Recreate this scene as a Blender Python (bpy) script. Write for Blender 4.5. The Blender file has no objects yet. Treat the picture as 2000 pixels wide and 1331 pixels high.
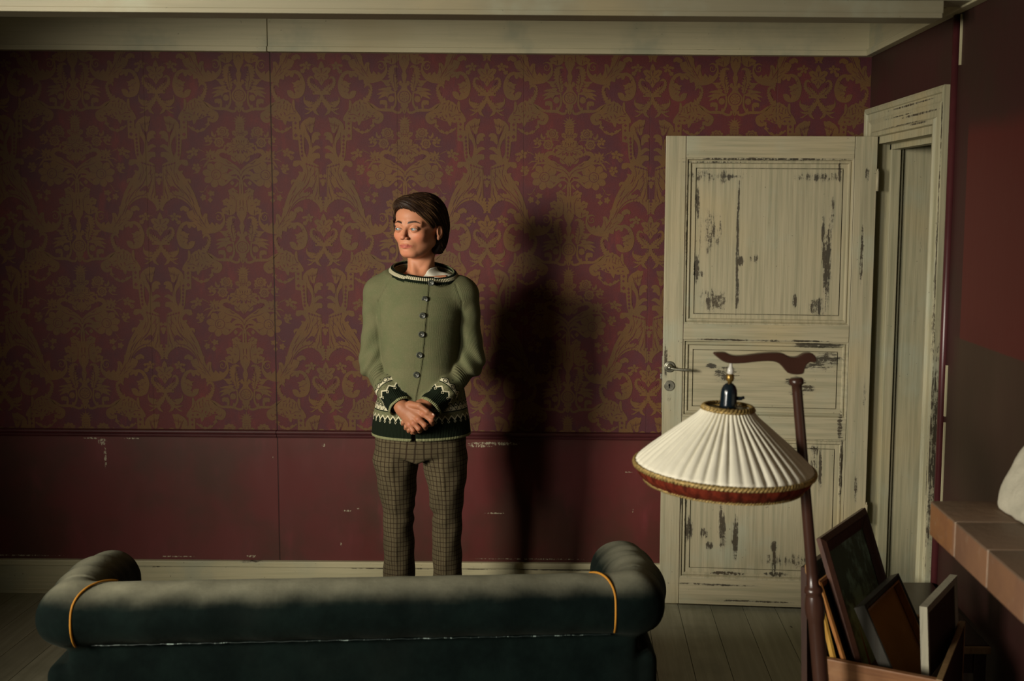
import bpy, bmesh, math, random
import numpy as np
from mathutils import Vector, Matrix
random.seed(4); rng = np.random.default_rng(7)
SC = bpy.context.scene
COL = SC.collection
PI = math.pi
# ------------------------------------------------------------------ camera
H_CAM, PITCH, ROLL = 1.72, math.radians(5.71), 0.0075
cam = bpy.data.cameras.new('camera'); camo = bpy.data.objects.new('camera', cam); COL.objects.link(camo)
cam.sensor_width = 36.0; cam.lens = 2150.0/2000.0*36.0
cam.shift_x = -0.0655; cam.shift_y = -0.02925
cam.clip_start = 0.05
cam.dof.use_dof = True; cam.dof.focus_distance = 4.1; cam.dof.aperture_fstop = 3.6
r0 = Vector((1,0,0)); u0 = Vector((0,math.sin(PITCH),math.cos(PITCH))); wv = Vector((0,math.cos(PITCH),-math.sin(PITCH)))
ur = u0*math.cos(ROLL)-r0*math.sin(ROLL); rr = r0*math.cos(ROLL)+u0*math.sin(ROLL)
M = Matrix((rr, ur, -wv)).transposed().to_4x4(); M.translation = Vector((0,0,H_CAM))
camo.matrix_world = M
SC.camera = camo
# ------------------------------------------------------------------ world, lights, exposure
wd = bpy.data.worlds.new('world'); SC.world = wd; wd.use_nodes = True
wd.node_tree.nodes['Background'].inputs[0].default_value = (0.55,0.6,0.55,1)
wd.node_tree.nodes['Background'].inputs[1].default_value = 0.05
def area(name, loc, target, sx, sy, power, color, spread=180):
    l = bpy.data.lights.new(name, 'AREA'); l.shape = 'RECTANGLE'; l.size = sx; l.size_y = sy; l.energy = power; l.color = color
    l.spread = math.radians(spread)
    o = bpy.data.objects.new(name, l); COL.objects.link(o); o.location = loc
    d = Vector(target)-Vector(loc); o.rotation_euler = d.to_track_quat('-Z','Y').to_euler()
    return o
area('window_daylight', (-3.46,1.02,2.02), (-0.72,4.67,1.15), 1.25, 1.10, 60, (1.0,0.92,0.76), 64)
area('fascia_fill', (-3.1,-0.9,1.8), (-1.5,4.6,3.05), 0.9, 0.9, 2.2, (1.0,0.95,0.78), 27)  # fill lamp added to brighten the fascia at upper left
area('low_right_fill', (-3.05,-0.9,1.8), (0.95,2.5,.75), 0.9, 1.1, 27, (1.0,0.94,0.82), 60)  # fill lamp added to brighten the floor lamp, crate and mantel
vs = SC.view_settings
vs.view_transform = 'Standard'; vs.look = 'None'; vs.gamma = 1.0; vs.use_curve_mapping = False; vs.exposure = 0.0
# ------------------------------------------------------------------ shader expression helper
class X:
    def __init__(s, g, k): s.g = g; s.k = k
    def _b(s, op, o, r=False):
        a, b = (o, s) if r else (s, o); return s.g.m(op, a, b)
    def __add__(s,o): return s._b('ADD',o)
    def __radd__(s,o): return s._b('ADD',o,1)
    def __sub__(s,o): return s._b('SUBTRACT',o)
    def __rsub__(s,o): return s._b('SUBTRACT',o,1)
    def __mul__(s,o): return s._b('MULTIPLY',o)
    def __rmul__(s,o): return s._b('MULTIPLY',o,1)
    def __truediv__(s,o): return s._b('DIVIDE',o)
    def __gt__(s,o): return s._b('GREATER_THAN',o)
    def __lt__(s,o): return s._b('LESS_THAN',o)
class G:
    def __init__(s, name):
        s.mt = bpy.data.materials.new(name); s.mt.use_nodes = True; s.t = s.mt.node_tree; s.n = s.t.nodes
        s.b = s.n['Principled BSDF']; s._o = None
    def m(s, op, *a):
        n = s.n.new('ShaderNodeMath'); n.operation = op
        for i, v in enumerate(a):
            if isinstance(v, X): s.t.links.new(v.k, n.inputs[i])
            else: n.inputs[i].default_value = float(v)
        return X(s, n.outputs[0])
    def abs(s,a): return s.m('ABSOLUTE',a)
    def sin(s,a): return s.m('SINE',a)
    def fr(s,a): return s.m('FRACT',a)
    def mx(s,a,b): return s.m('MAXIMUM',a,b)
    def mn(s,a,b): return s.m('MINIMUM',a,b)
    def floor(s,a): return s.m('FLOOR',a)
    def exp(s,a): return s.m('EXPONENT',a)
    def step(s, a, lo, hi):      # smoothstep
        n = s.n.new('ShaderNodeMapRange'); n.interpolation_type = 'SMOOTHSTEP'
        s.t.links.new(a.k, n.inputs[0]); n.inputs[1].default_value = lo; n.inputs[2].default_value = hi
        if lo > hi:
            n.inputs[1].default_value = hi; n.inputs[2].default_value = lo; n.inputs[3].default_value = 1; n.inputs[4].default_value = 0
        return X(s, n.outputs[0])
    def obj(s):
        if s._o is None:
            c = s.n.new('ShaderNodeTexCoord'); s._ov = c.outputs['Object']
            x = s.n.new('ShaderNodeSeparateXYZ'); s.t.links.new(s._ov, x.inputs[0])
            s._o = tuple(X(s, x.outputs[i]) for i in range(3))
        return s._o
    def attr(s, name):
        a = s.n.new('ShaderNodeAttribute'); a.attribute_name = name
        x = s.n.new('ShaderNodeSeparateXYZ'); s.t.links.new(a.outputs['Vector'], x.inputs[0])
        return tuple(X(s, x.outputs[i]) for i in range(3)), X(s, a.outputs['Color'])
    def vec(s, x, y, z):
        c = s.n.new('ShaderNodeCombineXYZ')
        for i, v in enumerate((x,y,z)):
            if isinstance(v, X): s.t.links.new(v.k, c.inputs[i])
            else: c.inputs[i].default_value = v
        return X(s, c.outputs[0])
    def noise(s, sc=(1,1,1), det=3, rough=.5, off=0., co=None):
        if isinstance(sc, (int,float)): sc = (sc,)*3
        n = s.n.new('ShaderNodeTexNoise'); n.inputs['Scale'].default_value = 1; n.inputs['Detail'].default_value = det
        n.inputs['Roughness'].default_value = rough
        p = co or s.obj()
        v = s.vec(p[0]*sc[0]+off, p[1]*sc[1]+off, p[2]*sc[2]+off)
        s.t.links.new(v.k, n.inputs['Vector']); return X(s, n.outputs[0])
    def mix(s, a, b, f):
        n = s.n.new('ShaderNodeMix'); n.data_type = 'RGBA'
        for i, v in ((6,a),(7,b)):
            if isinstance(v, X): s.t.links.new(v.k, n.inputs[i])
            else: n.inputs[i].default_value = (*v,1)
        if isinstance(f, X): s.t.links.new(f.k, n.inputs[0])
        else: n.inputs[0].default_value = f
        return X(s, n.outputs[2])
    def out(s, col, rough=.6, spec=.3, bump=None, bd=.002, **kw):
        for key, v in (('Base Color',col),('Roughness',rough),('Specular IOR Level',spec),*kw.items()):
            key = key.replace('_',' ')
            if isinstance(v, X): s.t.links.new(v.k, s.b.inputs[key])
            else: s.b.inputs[key].default_value = (*v,1) if isinstance(v, tuple) and len(v) == 3 and key != 'Subsurface Radius' else v
        if bump is not None:
            n = s.n.new('ShaderNodeBump'); n.inputs['Strength'].default_value = 1; n.inputs['Distance'].default_value = bd
            s.t.links.new(bump.k, n.inputs['Height']); s.t.links.new(n.outputs[0], s.b.inputs['Normal'])
        return s.mt
MT = {}
def plain(name, c, rough=.5, spec=.4, ns=0, amt=.3, sc=(8,8,8), **kw):
    g = G(name); n = g.noise(sc, 4, .6)
    c2 = tuple(v*(1-amt) for v in c); c3 = tuple(v*(1+amt) for v in c)
    MT[name] = g.out(g.mix(c2, c3, g.step(n,.3,.7)), rough, spec, **kw); return MT[name]
CREAM = (.50,.45,.285)
def cream(name, grain='z', patches=(), dirt=1.0, base=CREAM, off=0., streak=1.0, pax='x'):
    g = G(name); x,y,z = g.obj()
    sc = {'z':(70,70,2.2),'x':(2.2,70,70),'y':(70,2.2,70)}[grain]
    sc2 = {'z':(160,160,5),'x':(5,160,160),'y':(160,5,160)}[grain]
    sc3 = {'z':(26,26,2.4),'x':(2.4,26,26),'y':(26,2.4,26)}[grain]
    st = g.noise(sc,3,.6,off); fine = g.noise(sc2,2,.5,off+3); blo = g.noise(3.1,4,.6,off+9); b2 = g.noise(1.7,3,.5,off+17)
    col = g.mix(base, tuple(v*k for v,k in zip(base,(.74,.78,.76))), g.step(st,.38,.70)*streak)
    col = g.mix(col, (.31,.33,.25), g.step(blo,.5,.72)*.65)
    col = g.mix(col, (.40,.31,.16), g.step(b2,.52,.75)*.5)
    crack = g.step(g.noise(sc3,5,.75,off+31),.66,.70)*g.step(g.noise(2.6,3,.6,off+41),.50,.62)
    col = g.mix(col, (.055,.05,.035), crack*.8*dirt)
    speck = g.step(g.noise(90,1,.5,off+5),.76,.80)*g.step(blo,.4,.55)
    col = g.mix(col, (.05,.045,.03), speck*.7*dirt)
    col = g.mix(col, tuple(v*.72 for v in base), g.step(fine,.52,.75)*.55*streak)
    if patches:
        tot = None
        for (px,pz,sx,sz,w) in patches:
            dx = ((x if pax == 'x' else y)-px)/sx; dz = (z-pz)/sz
            e = g.exp((dx*dx+dz*dz)*-1.0)*w
            tot = e if tot is None else g.mx(tot, e)
        rag = g.step(g.noise((95,95,8) if grain == 'z' else (8,95,95),6,.75,off+61),.38,.62)
        rg2 = g.step(g.noise(38,5,.8,off+71),.36,.62)
        f = g.step(tot*(rag*.85+rg2*.6),.33,.50)
        col = g.mix(col, (.19,.185,.14), g.step(tot*(rag*.6+rg2*.4+.5),.22,.8)*.72)
        dk = g.mix((.02,.022,.018),(.055,.035,.016), g.noise(14,2,.5,off+2))
        col = g.mix(col, dk, f*.93)
    bmp = st*(.5*streak)+fine*(.3*streak)+blo*.3
    MT[name] = g.out(col, .55, .35, bump=bmp, bd=.0016); return MT[name]
# ------------------------------------------------------------------ mesh helpers
def tag(o, label=None, cat=None, group=None, kind=None):
    if label: o['label'] = label
    if cat: o['category'] = cat
    if group: o['group'] = group
    if kind: o['kind'] = kind
    return o
def empty(name, loc=(0,0,0), rz=0, label=None, cat=None, group=None, kind=None):
    o = bpy.data.objects.new(name, None); COL.objects.link(o); o.location = loc; o.rotation_euler = (0,0,rz)
    o.empty_display_size = .05
    return tag(o, label, cat, group, kind)
def link(name, me, mats, parent=None, smooth=False, label=None):
    o = bpy.data.objects.new(name, me); COL.objects.link(o)
    for m in (mats if isinstance(mats,(list,tuple)) else [mats]): me.materials.append(MT[m] if isinstance(m,str) else m)
    if smooth: me.polygons.foreach_set('use_smooth', [True]*len(me.polygons))
    if parent: o.parent = parent
    if label: o['label'] = label
    return o
class MB:
    """collects vertices and faces"""
    def __init__(s): s.v = []; s.f = []; s.mi = []; s.cur = 0
    def add(s, v, f, mtx=None):
        n = len(s.v)
        if mtx is not None: v = [tuple(mtx @ Vector(p)) for p in v]
        s.v += [tuple(map(float,p)) for p in v]; s.f += [[i+n for i in q] for q in f]; s.mi += [s.cur]*len(f); return s
    def box(s, x0,x1,y0,y1,z0,z1, mtx=None, bev=0.0):
        if bev <= 0:
            v = [(x,y,z) for x in (x0,x1) for y in (y0,y1) for z in (z0,z1)]
            return s.add(v, [(0,1,3,2),(4,6,7,5),(0,4,5,1),(2,3,7,6),(0,2,6,4),(1,5,7,3)], mtx)
        bm = bmesh.new(); bmesh.ops.create_cube(bm, size=1)
        for v in bm.verts: v.co = Vector(((x0+x1)/2+v.co.x*(x1-x0),(y0+y1)/2+v.co.y*(y1-y0),(z0+z1)/2+v.co.z*(z1-z0)))
        bmesh.ops.bevel(bm, geom=bm.edges[:], offset=bev, segments=2, affect='EDGES', profile=.6)
        bm.verts.index_update()
        s.add([v.co[:] for v in bm.verts], [[v.index for v in f.verts] for f in bm.faces], mtx); bm.free(); return s
    def lathe(s, prof, n=32, mtx=None, cap=True):
        v = []; f = []
        for (r,z) in prof:
            for k in range(n):
                a = 2*PI*k/n; v.append((r*math.cos(a), r*math.sin(a), z))
        m = len(prof)
        for i in range(m-1):
            for k in range(n):
                a = i*n+k; b = i*n+(k+1)%n; f.append((a,b,b+n,a+n))
        if cap: f.append(list(range(n))[::-1]); f.append([(m-1)*n+k for k in range(n)])
        return s.add(v, f, mtx)
    def tube(s, pts, r, n=10, mtx=None, closed=False, flat=1.0):
        pts = [Vector(p) for p in pts]; m = len(pts)
        rs = r if isinstance(r,(list,tuple)) else [r]*m
        v = []; f = []; up = Vector((0,0,1)); prev = None
        for i, p in enumerate(pts):
            if closed: d = pts[(i+1)%m]-pts[i-1]
            else: d = pts[min(i+1,m-1)]-pts[max(i-1,0)]
            d.normalize()
            if prev is None:
                a = up if abs(d.dot(up)) < .9 else Vector((1,0,0)); e1 = d.cross(a).normalized()
            else: e1 = (prev-d*prev.dot(d)).normalized()
            prev = e1; e2 = d.cross(e1)
            for k in range(n):
                t = 2*PI*k/n; v.append(p+e1*math.cos(t)*rs[i]+e2*math.sin(t)*rs[i]*flat)
        for i in range(m if closed else m-1):
            for k in range(n):
                a = i*n+k; b = i*n+(k+1)%n; c = ((i+1)%m)*n
                f.append((a,b,c+(k+1)%n,c+k))
        if not closed: f.append(list(range(n))[::-1]); f.append([(m-1)*n+k for k in range(n)])
        return s.add(v, f, mtx)
    def prism(s, poly, y0, y1, mtx=None):
        n = len(poly); v = [(x,y0,z) for x,z in poly]+[(x,y1,z) for x,z in poly]
        f = [list(range(n)), list(range(n,2*n))[::-1]]+[(i,(i+1)%n+0,(i+1)%n+n,i+n)[::-1] for i in range(n)]
        return s.add(v, f, mtx)
    def build(s, name, mats, parent=None, smooth=False, label=None, auto=False):
        me = bpy.data.meshes.new(name); me.from_pydata(s.v, [], s.f); me.update()
        o = link(name, me, mats, parent, smooth, label)
        if len(me.materials) > 1: me.polygons.foreach_set('material_index', s.mi)
        bm = bmesh.new(); bm.from_mesh(me); bmesh.ops.recalc_face_normals(bm, faces=bm.faces[:]); bm.to_mesh(me); bm.free()
        if auto:
            for p in me.polygons: p.use_smooth = True
            try: me.set_sharp_from_angle(angle=math.radians(35))
            except Exception: pass
        return o
def crom(P, n=8, closed=False):
    P = [np.array(p,float) for p in P]; m = len(P); out = []
    for i in range(m if closed else m-1):
        a = P[(i-1)%m] if closed or i > 0 else P[0]; b = P[i]; c = P[(i+1)%m]; d = P[(i+2)%m] if closed or i+2 < m else P[-1]
        for k in range(n):
            t = k/n; out.append(.5*((2*b)+(-a+c)*t+(2*a-5*b+4*c-d)*t*t+(-a+3*b-3*c+d)*t**3))
    if not closed: out.append(P[-1])
    return out
# ------------------------------------------------------------------ signed-distance modelling
def smin(a,b,k):
    h = np.clip(.5+.5*(b-a)/k,0,1); return b+(a-b)*h-k*h*(1-h)
def smax(a,b,k): return -smin(-a,-b,k)
def ell(p,c,r):
    x=(p[0]-c[0]);y=(p[1]-c[1]);z=(p[2]-c[2])
    k0=np.sqrt((x/r[0])**2+(y/r[1])**2+(z/r[2])**2); k1=np.sqrt((x/r[0]**2)**2+(y/r[1]**2)**2+(z/r[2]**2)**2)+1e-9
    return k0*(k0-1)/k1
def cap(p,a,b,ra,rb=None,full=False):
    rb = ra if rb is None else rb
    a=np.array(a,float);b=np.array(b,float);d=b-a;L=d@d
    t=np.clip(((p[0]-a[0])*d[0]+(p[1]-a[1])*d[1]+(p[2]-a[2])*d[2])/L,0,1)
    q=np.sqrt((p[0]-a[0]-t*d[0])**2+(p[1]-a[1]-t*d[1])**2+(p[2]-a[2]-t*d[2])**2)-(ra+(rb-ra)*t)
    return (q,t) if full else q
def chain(p, pts, rs, k=.004):
    f = None
    for i in range(len(pts)-1):
        c = cap(p,pts[i],pts[i+1],rs[i],rs[i+1]); f = c if f is None else smin(f,c,k)
    return f
def rbox(p,c,h,r):
    x=np.abs(p[0]-c[0])-h[0]+r;y=np.abs(p[1]-c[1])-h[1]+r;z=np.abs(p[2]-c[2])-h[2]+r
    return np.sqrt(np.maximum(x,0)**2+np.maximum(y,0)**2+np.maximum(z,0)**2)+np.minimum(np.maximum(x,np.maximum(y,z)),0)-r
def nets(f, lo, hi, h):
    ax=[np.arange(lo[i],hi[i]+h,h,dtype=np.float32) for i in range(3)]
    p=(ax[0][:,None,None],ax[1][None,:,None],ax[2][None,None,:])
    V=np.asarray(f(p)+np.zeros((len(ax[0]),len(ax[1]),len(ax[2])),np.float32),dtype=np.float32)
    S=V<0
    n=[len(a)-1 for a in ax]
    cnt=np.zeros(n,np.int8)
    for dx in (0,1):
        for dy in (0,1):
            for dz in (0,1): cnt+=S[dx:dx+n[0],dy:dy+n[1],dz:dz+n[2]]
    act=(cnt>0)&(cnt<8); I=np.argwhere(act); idx=np.full(n,-1,np.int64); idx[act]=np.arange(len(I))
    acc=np.zeros((len(I),3)); w=np.zeros(len(I))
    cor=[(a,b,c) for a in (0,1) for b in (0,1) for c in (0,1)]
    for A in cor:
        for k in range(3):
            if A[k]==1: continue
            B=list(A);B[k]=1
            va=V[I[:,0]+A[0],I[:,1]+A[1],I[:,2]+A[2]];vb=V[I[:,0]+B[0],I[:,1]+B[1],I[:,2]+B[2]]
            m=(va<0)!=(vb<0); t=va/(va-vb+1e-20); t=np.where(m,t,0)
            P=np.repeat(np.array(A,float)[None],len(I),0); P[:,k]+=t
            acc+=P*m[:,None]; w+=m
    vt=(I+acc/w[:,None])*h+np.array(lo)
    F=[]
    for k in range(3):
        a,b=[(1,2),(2,0),(0,1)][k]
        sl=[slice(None)]*3; s2=[slice(None)]*3; sl[k]=slice(0,-1); s2[k]=slice(1,None)
        s0=S[tuple(sl)]; s1=S[tuple(s2)]
        E=np.argwhere(s0!=s1); E=E[(E[:,a]>0)&(E[:,b]>0)&(E[:,a]<n[a])&(E[:,b]<n[b])]
        def id_(da,db):
            J=E.copy();J[:,a]-=da;J[:,b]-=db; return idx[J[:,0],J[:,1],J[:,2]]
        q=np.stack([id_(1,1),id_(0,1),id_(0,0),id_(1,0)],1)
        fl=~s0[E[:,0],E[:,1],E[:,2]]; q[fl]=q[fl][:,::-1]; F.append(q)
    F=np.concatenate(F); F=F[(F>=0).all(1)]
    return vt,F
def fastmesh(name, v, f):
    me=bpy.data.meshes.new(name); v=np.asarray(v,np.float32); f=np.asarray(f,np.int32)
    me.vertices.add(len(v)); me.vertices.foreach_set('co',v.ravel())
    me.loops.add(f.size); me.loops.foreach_set('vertex_index',f.ravel())
    me.polygons.add(len(f)); k=f.shape[1]
    me.polygons.foreach_set('loop_start',np.arange(0,f.size,k,dtype=np.int32)); me.polygons.foreach_set('loop_total',np.full(len(f),k,np.int32))
    me.update(calc_edges=True); me.validate(); return me
def join(parts):
    vs_=[];fs=[];n=0
    for v,f in parts: vs_.append(v); fs.append(np.asarray(f)+n); n+=len(v)
    return np.concatenate(vs_),np.concatenate(fs)
def vattr(me, name, arr):
    a=me.attributes.new(name,'FLOAT_VECTOR','POINT'); a.data.foreach_set('vector',np.asarray(arr,np.float32).ravel())
def relax(v, f, it=2, lam=.5):
    v=v.copy()
    e=np.concatenate([f[:,[0,1]],f[:,[1,2]],f[:,[2,3]],f[:,[3,0]]]); e=np.concatenate([e,e[:,::-1]])
    deg=np.bincount(e[:,0],minlength=len(v))[:,None]+1e-9
    for _ in range(it):
        s=np.zeros_like(v)
        for c in range(3): s[:,c]=np.bincount(e[:,0],weights=v[e[:,1],c],minlength=len(v))
        v+=lam*(s/deg-v)
    return v
# ================================================================== THE ROOM
D = 4.674; XR = 1.213; XL = -3.0; YF = -1.6; ZC = 2.56; ZW = 2.328; ZR = .71
# --- materials of the shell
def red_paint(name, sc=1.0):
    g = G(name); x,y,z = g.obj()
    n = g.noise(2.2,4,.6); n2 = g.noise((9,9,3),4,.6,5)
    col = g.mix((.100,.019,.018),(.062,.022,.015), g.step(n,.38,.66))
    col = g.mix(col,(.15,.026,.03), g.step(n2,.55,.8)*.6)
    # chipped paint showing pale plaster, each scrape where the wall was knocked
    tot = None
    for (px,pz,sx,sz,w) in ((-2.055,.668,.022,.018,1.0),(-2.045,.60,.007,.055,.95),(-2.10,.683,.05,.006,.8),(-1.93,.683,.06,.005,.7),
        (-.36,.672,.13,.008,1.0),(-.42,.662,.07,.010,.8),(-.36,.364,.05,.0035,1.05),(-1.00,.37,.030,.006,.75),(-.955,.38,.006,.005,.9),(-1.03,.22,.006,.016,.75),
        (-1.75,.16,.10,.004,.9),(-1.42,.163,.03,.007,1.0),(-2.5,.16,.35,.004,.75),(-.2,.16,.35,.004,.7),(.22,.55,.03,.004,.8),(.24,.38,.003,.012,.9),(-1.32,.60,.004,.01,.8),(-1.1,.66,.01,.01,.8)):
        dx=(x-px)/sx; dz=(z-pz)/sz; e=g.exp((dx*dx+dz*dz)*-1.0)*w
        tot = e if tot is None else g.mx(tot,e)
    rag = g.step(g.noise((110,110,70),5,.8,7),.38,.60)
    col = g.mix(col,(.42,.40,.28), g.step(tot*rag,.36,.50)*.8)
    seam = g.step(g.abs(x+1.298),.0026,.0012)
    col = g.mix(col,(.02,.008,.008), seam*.85)
    MT[name] = g.out(col, g.mix((.34,)*3,(.52,)*3,n2), .42, bump=n2*.3-seam, bd=.0015)
red_paint('red_wainscot_paint')
def paper(name, ca, cb, cc, off):
    g = G(name); x,y,z = g.obj()
    n = g.noise(4.5,5,.65,off); n2 = g.noise((14,14,5),4,.7,off+8); w = g.noise((260,260,260),1,.5,off)
    col = g.mix(ca, cb, g.step(n,.35,.65)); col = g.mix(col, cc, g.step(n2,.52,.8)*.7)
    col = g.mix(col, tuple(v*.6 for v in ca), g.step(w,.35,.8)*.35)
    # long seams between the paper's widths
    fx = g.abs(g.fr((x+1.298)/.53+.5)-.5)*.53
    seam = g.step(fx,.0016,.0007)*.35
    seam = g.mx(seam, g.step(g.abs(x+1.298),.003,.0014)*.9)
    col = g.mix(col,(.02,.008,.008), seam)
    MT[name] = g.out(col,.62,.25,bump=w*.4+n2*.2-seam,bd=.001)
paper('wallpaper_ground',(.098,.021,.021),(.070,.021,.028),(.155,.028,.025),0.)
paper('wallpaper_ornament',(.128,.062,.021),(.104,.056,.024),(.145,.066,.024),4.)
g = G('side_wall_paint'); x,y,z = g.obj(); n = g.noise(2.5,4,.6); n2 = g.noise((12,12,4),3,.6,4)
col = g.mix((.036,.010,.009),(.030,.013,.009), g.step(n,.4,.65))
edge = g.noise((30,30,30),3,.6)*.006
inY = g.step(y+edge,3.487,3.481); inZ = g.step(z+edge,1.292,1.298)*g.step(z+n*.05,2.02,1.94)
red_patch = inY*inZ  # brighter red patch, crisp lower edge, softer top
low = g.step(z,1.30,1.29)*g.step(y,3.56,3.46)*g.step(z,.5,1.0)
col = g.mix(col,(.042,.024,.014), low*(n*.5+.55)); col = g.mix(col,(.075,.011,.009), red_patch*.9)
MT['side_wall_paint'] = g.out(col,.55,.3,bump=n2,bd=.001)
plain('maroon_gloss',(.060,.014,.016),.32,.5,amt=.15)
plain('white_plaster',(.45,.42,.34),.8,.2,amt=.12,sc=(3,3,3))
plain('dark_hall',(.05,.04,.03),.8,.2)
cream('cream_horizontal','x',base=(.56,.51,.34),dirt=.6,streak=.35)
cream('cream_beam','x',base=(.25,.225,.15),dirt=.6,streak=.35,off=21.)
cream('cream_base','x',patches=[(-1.42,.15,.05,.01,.8),(-2.0,.12,.3,.006,.6),(.0,.118,.5,.004,.75),(.33,.12,.05,.02,.7),(-.6,.118,.5,.003,.7)],base=(.46,.42,.27),off=3.,streak=.6)
cream('cream_side','y',base=(.46,.42,.27),off=11.,dirt=.6,streak=.35)
cream('cream_upright','z',off=5.)
# --- floor with its boards, cut with thin gaps
g = G('grey_floorboards'); x,y,z = g.obj()
BW = .1365
bi = g.floor((x+3.0-.02)/BW); rnd = g.fr(g.sin(bi*12.98)*43758.5)
n = g.noise((30,1.5,1),4,.65,2.); n2 = g.noise(3.0,4,.6,6.)
col = g.mix((.23,.225,.155),(.31,.30,.215), g.step(n,.35,.7)); col = g.mix(col,(.15,.135,.09), rnd*.4)
col = g.mix(col,(.13,.13,.085), g.step(n2,.5,.75)*.6)
kn = g.step(g.noise((26,11,1),1,.5,3.),.80,.83); col = g.mix(col,(.035,.025,.015),kn)
MT['grey_floorboards'] = g.out(col,.5,.35,bump=n,bd=.0015)
mb = MB(); x0 = XL-.1
xs = x0+.02+XL*0
e = XL+.02-BW
while e < XR+.4:
    mb.box(e+.0011, e+BW-.0011, YF-.1, D+.1, -.03, 0); e += BW
mb.box(XL-.1,XR+.4,YF-.1,D+.1,-.05,-.012)
tag(mb.build('floor','grey_floorboards'), 'grey worn wide floorboards running towards the back wall', kind='structure')
# --- back wall: lower red boards and papered field with its damask drawn in leaf-thin shapes
mb = MB()
mb.box(XL-.1, XR+.35, D, D+.12, -.05, ZR)
mb.cur = 1; mb.box(XL-.1, XR+.35, D, D+.12, ZR, ZC)
mb.cur = 0
# damask: motif traced as strokes, lobed blobs and outlines on half a repeat, then mirrored
SH = []          # (points, dark?)
def _xf(fr, p):
    x,y = p
    if fr == 'A': return (x-85, y-166)
    if fr == 'B': return (x-85, y+998)
    if fr == 'C': return (x-85, y-998)
    if fr == 'D': return (x-110+ (0 if x<900 else 15), y+1014)
    if fr == 'E': return (x-65, y-150)
def P(fr, pts, dark=0, sm=4):
    q = crom([_xf(fr,p) for p in pts], sm, True); SH.append((q,dark))
def S(fr, pts, w, dark=0, ser=0, n=6, one=0):
    q = crom([_xf(fr,p) for p in pts], n); m = len(q)
    if ser: q2 = []; 
    ws = np.interp(np.linspace(0,1,m), np.linspace(0,1,len(w)), w); L=[];R=[]
    for i in range(m):
        d = q[min(i+1,m-1)]-q[max(i-1,0)]; d = d/(np.hypot(*d)+1e-9); nn = np.array((-d[1],d[0]))
        k = 1.0
        if ser and m > 6 and 1 < i < m-2: k = (1.22,.98,.62)[i%3]
        kl = k if one != 1 else 1.0; kr = k if one != 2 else 1.0
        L.append(q[i]+nn*ws[i]*.5*kl); R.append(q[i]-nn*ws[i]*.5*kr)
    SH.append((L+R[::-1],dark))
def Bl(fr, c, rx, ry, n=6, amp=.16, ph=0., dark=0):
    c = _xf(fr,c); pts = []
    K = max(24,n*7)
    for i in range(K):
        t = 2*PI*i/K; r = 1+amp*(abs(math.cos(n*(t+ph)/2))*2-1.2)
        pts.append(np.array((c[0]+rx*r*math.cos(t), c[1]+ry*r*math.sin(t))))
    SH.append((pts,dark))
def Fl(fr, c, r, n=5, ph=.3):
    Bl(fr,c,r,r*.95,n,.28,ph)
    cx,cy = c
    for i in range(n):
        t = 2*PI*(i+.5)/n - ph
        S(fr,[(cx+math.cos(t)*r*.30,cy+math.sin(t)*r*.30),(cx+math.cos(t)*r*.85,cy+math.sin(t)*r*.85)],[3,9],1,n=2)
    Bl(fr,(cx,cy),r*.16,r*.16,5,.1,0,1)
def Lf(fr, a, b, w, bend=0.):
    a = np.array(a,float); b = np.array(b,float); d = b-a; nn = np.array((-d[1],d[0])); mid = (a+b)/2+nn*bend
    S(fr,[a,mid,b],[2,w*.8,w,w*.6,1],n=5)
def ring(fr, c, r, w, dark=1, n=26):
    pts = [(c[0]+r*math.cos(2*PI*i/n), c[1]+r*math.sin(2*PI*i/n)) for i in range(n+1)]
    S(fr,pts,[w,w],dark,n=1)
# pineapple on the axis
P('A',[(85,166),(98,235),(150,205),(118,262),(190,240),(138,290),(215,292),(145,315),(175,345),(150,360),(160,420),(130,450),(85,460)],sm=2)
for yy in (330,370,410): S('A',[(85,yy),(110,yy+14),(130,yy)],[5,5],1,n=2)
Fl('A',(135,482),58); Fl('A',(62,500),46,5,.9); Bl('A',(85,560),70,50,7)
Lf('A',(150,530),(215,450),26,.2)
# upper roses
Bl('A',(370,470),98,80,9,.13); ring('A',(365,462),48,9); ring('A',(370,468),20,8); S('A',[(280,500),(340,540),(430,520)],[5,9,5],1)
Bl('A',(430,640),82,78,8,.12); ring('A',(432,640),44,9); ring('A',(434,642),18,8)
S('A',[(250,580),(330,565),(520,575),(560,560)],[12,10,14,6]); Lf('A',(290,560),(255,500),34,.2); Lf('A',(500,560),(545,455),44,.15); Lf('A',(500,560),(480,500),30)
Fl('A',(612,590),56); S('A',[(560,640),(600,680),(690,685)],[26,20,3]); Bl('A',(560,625),22,26,4)
S('A',[(330,680),(345,730),(375,760),(400,750)],[26,30,20,4])
# central bell flower
P('A',[(85,575),(140,568),(210,580),(240,640),(300,650),(315,705),(270,720),(310,760),(300,830),(240,850),(240,905),(190,950),(140,940),(85,965)],sm=5)
for k in range(7):
    t = -.35+k*.42; S('A',[(85+70*math.cos(t),705+60*math.sin(t)),(85+150*math.cos(t),705+115*math.sin(t))],[4,10],1,n=2)
S('A',[(85,660),(140,690),(150,705),(140,725),(85,750)],[4,8,8,4],1)
for c in ((40,790),(125,795),(190,790)): S('A',[(c[0],c[1]-26),(c[0]+5,c[1]+26)],[6,24,4],1,n=3)
S('A',[(225,560),(205,640)],[6,12],1,n=2); S('A',[(230,860),(150,935)],[12,5],1,n=2)
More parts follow.
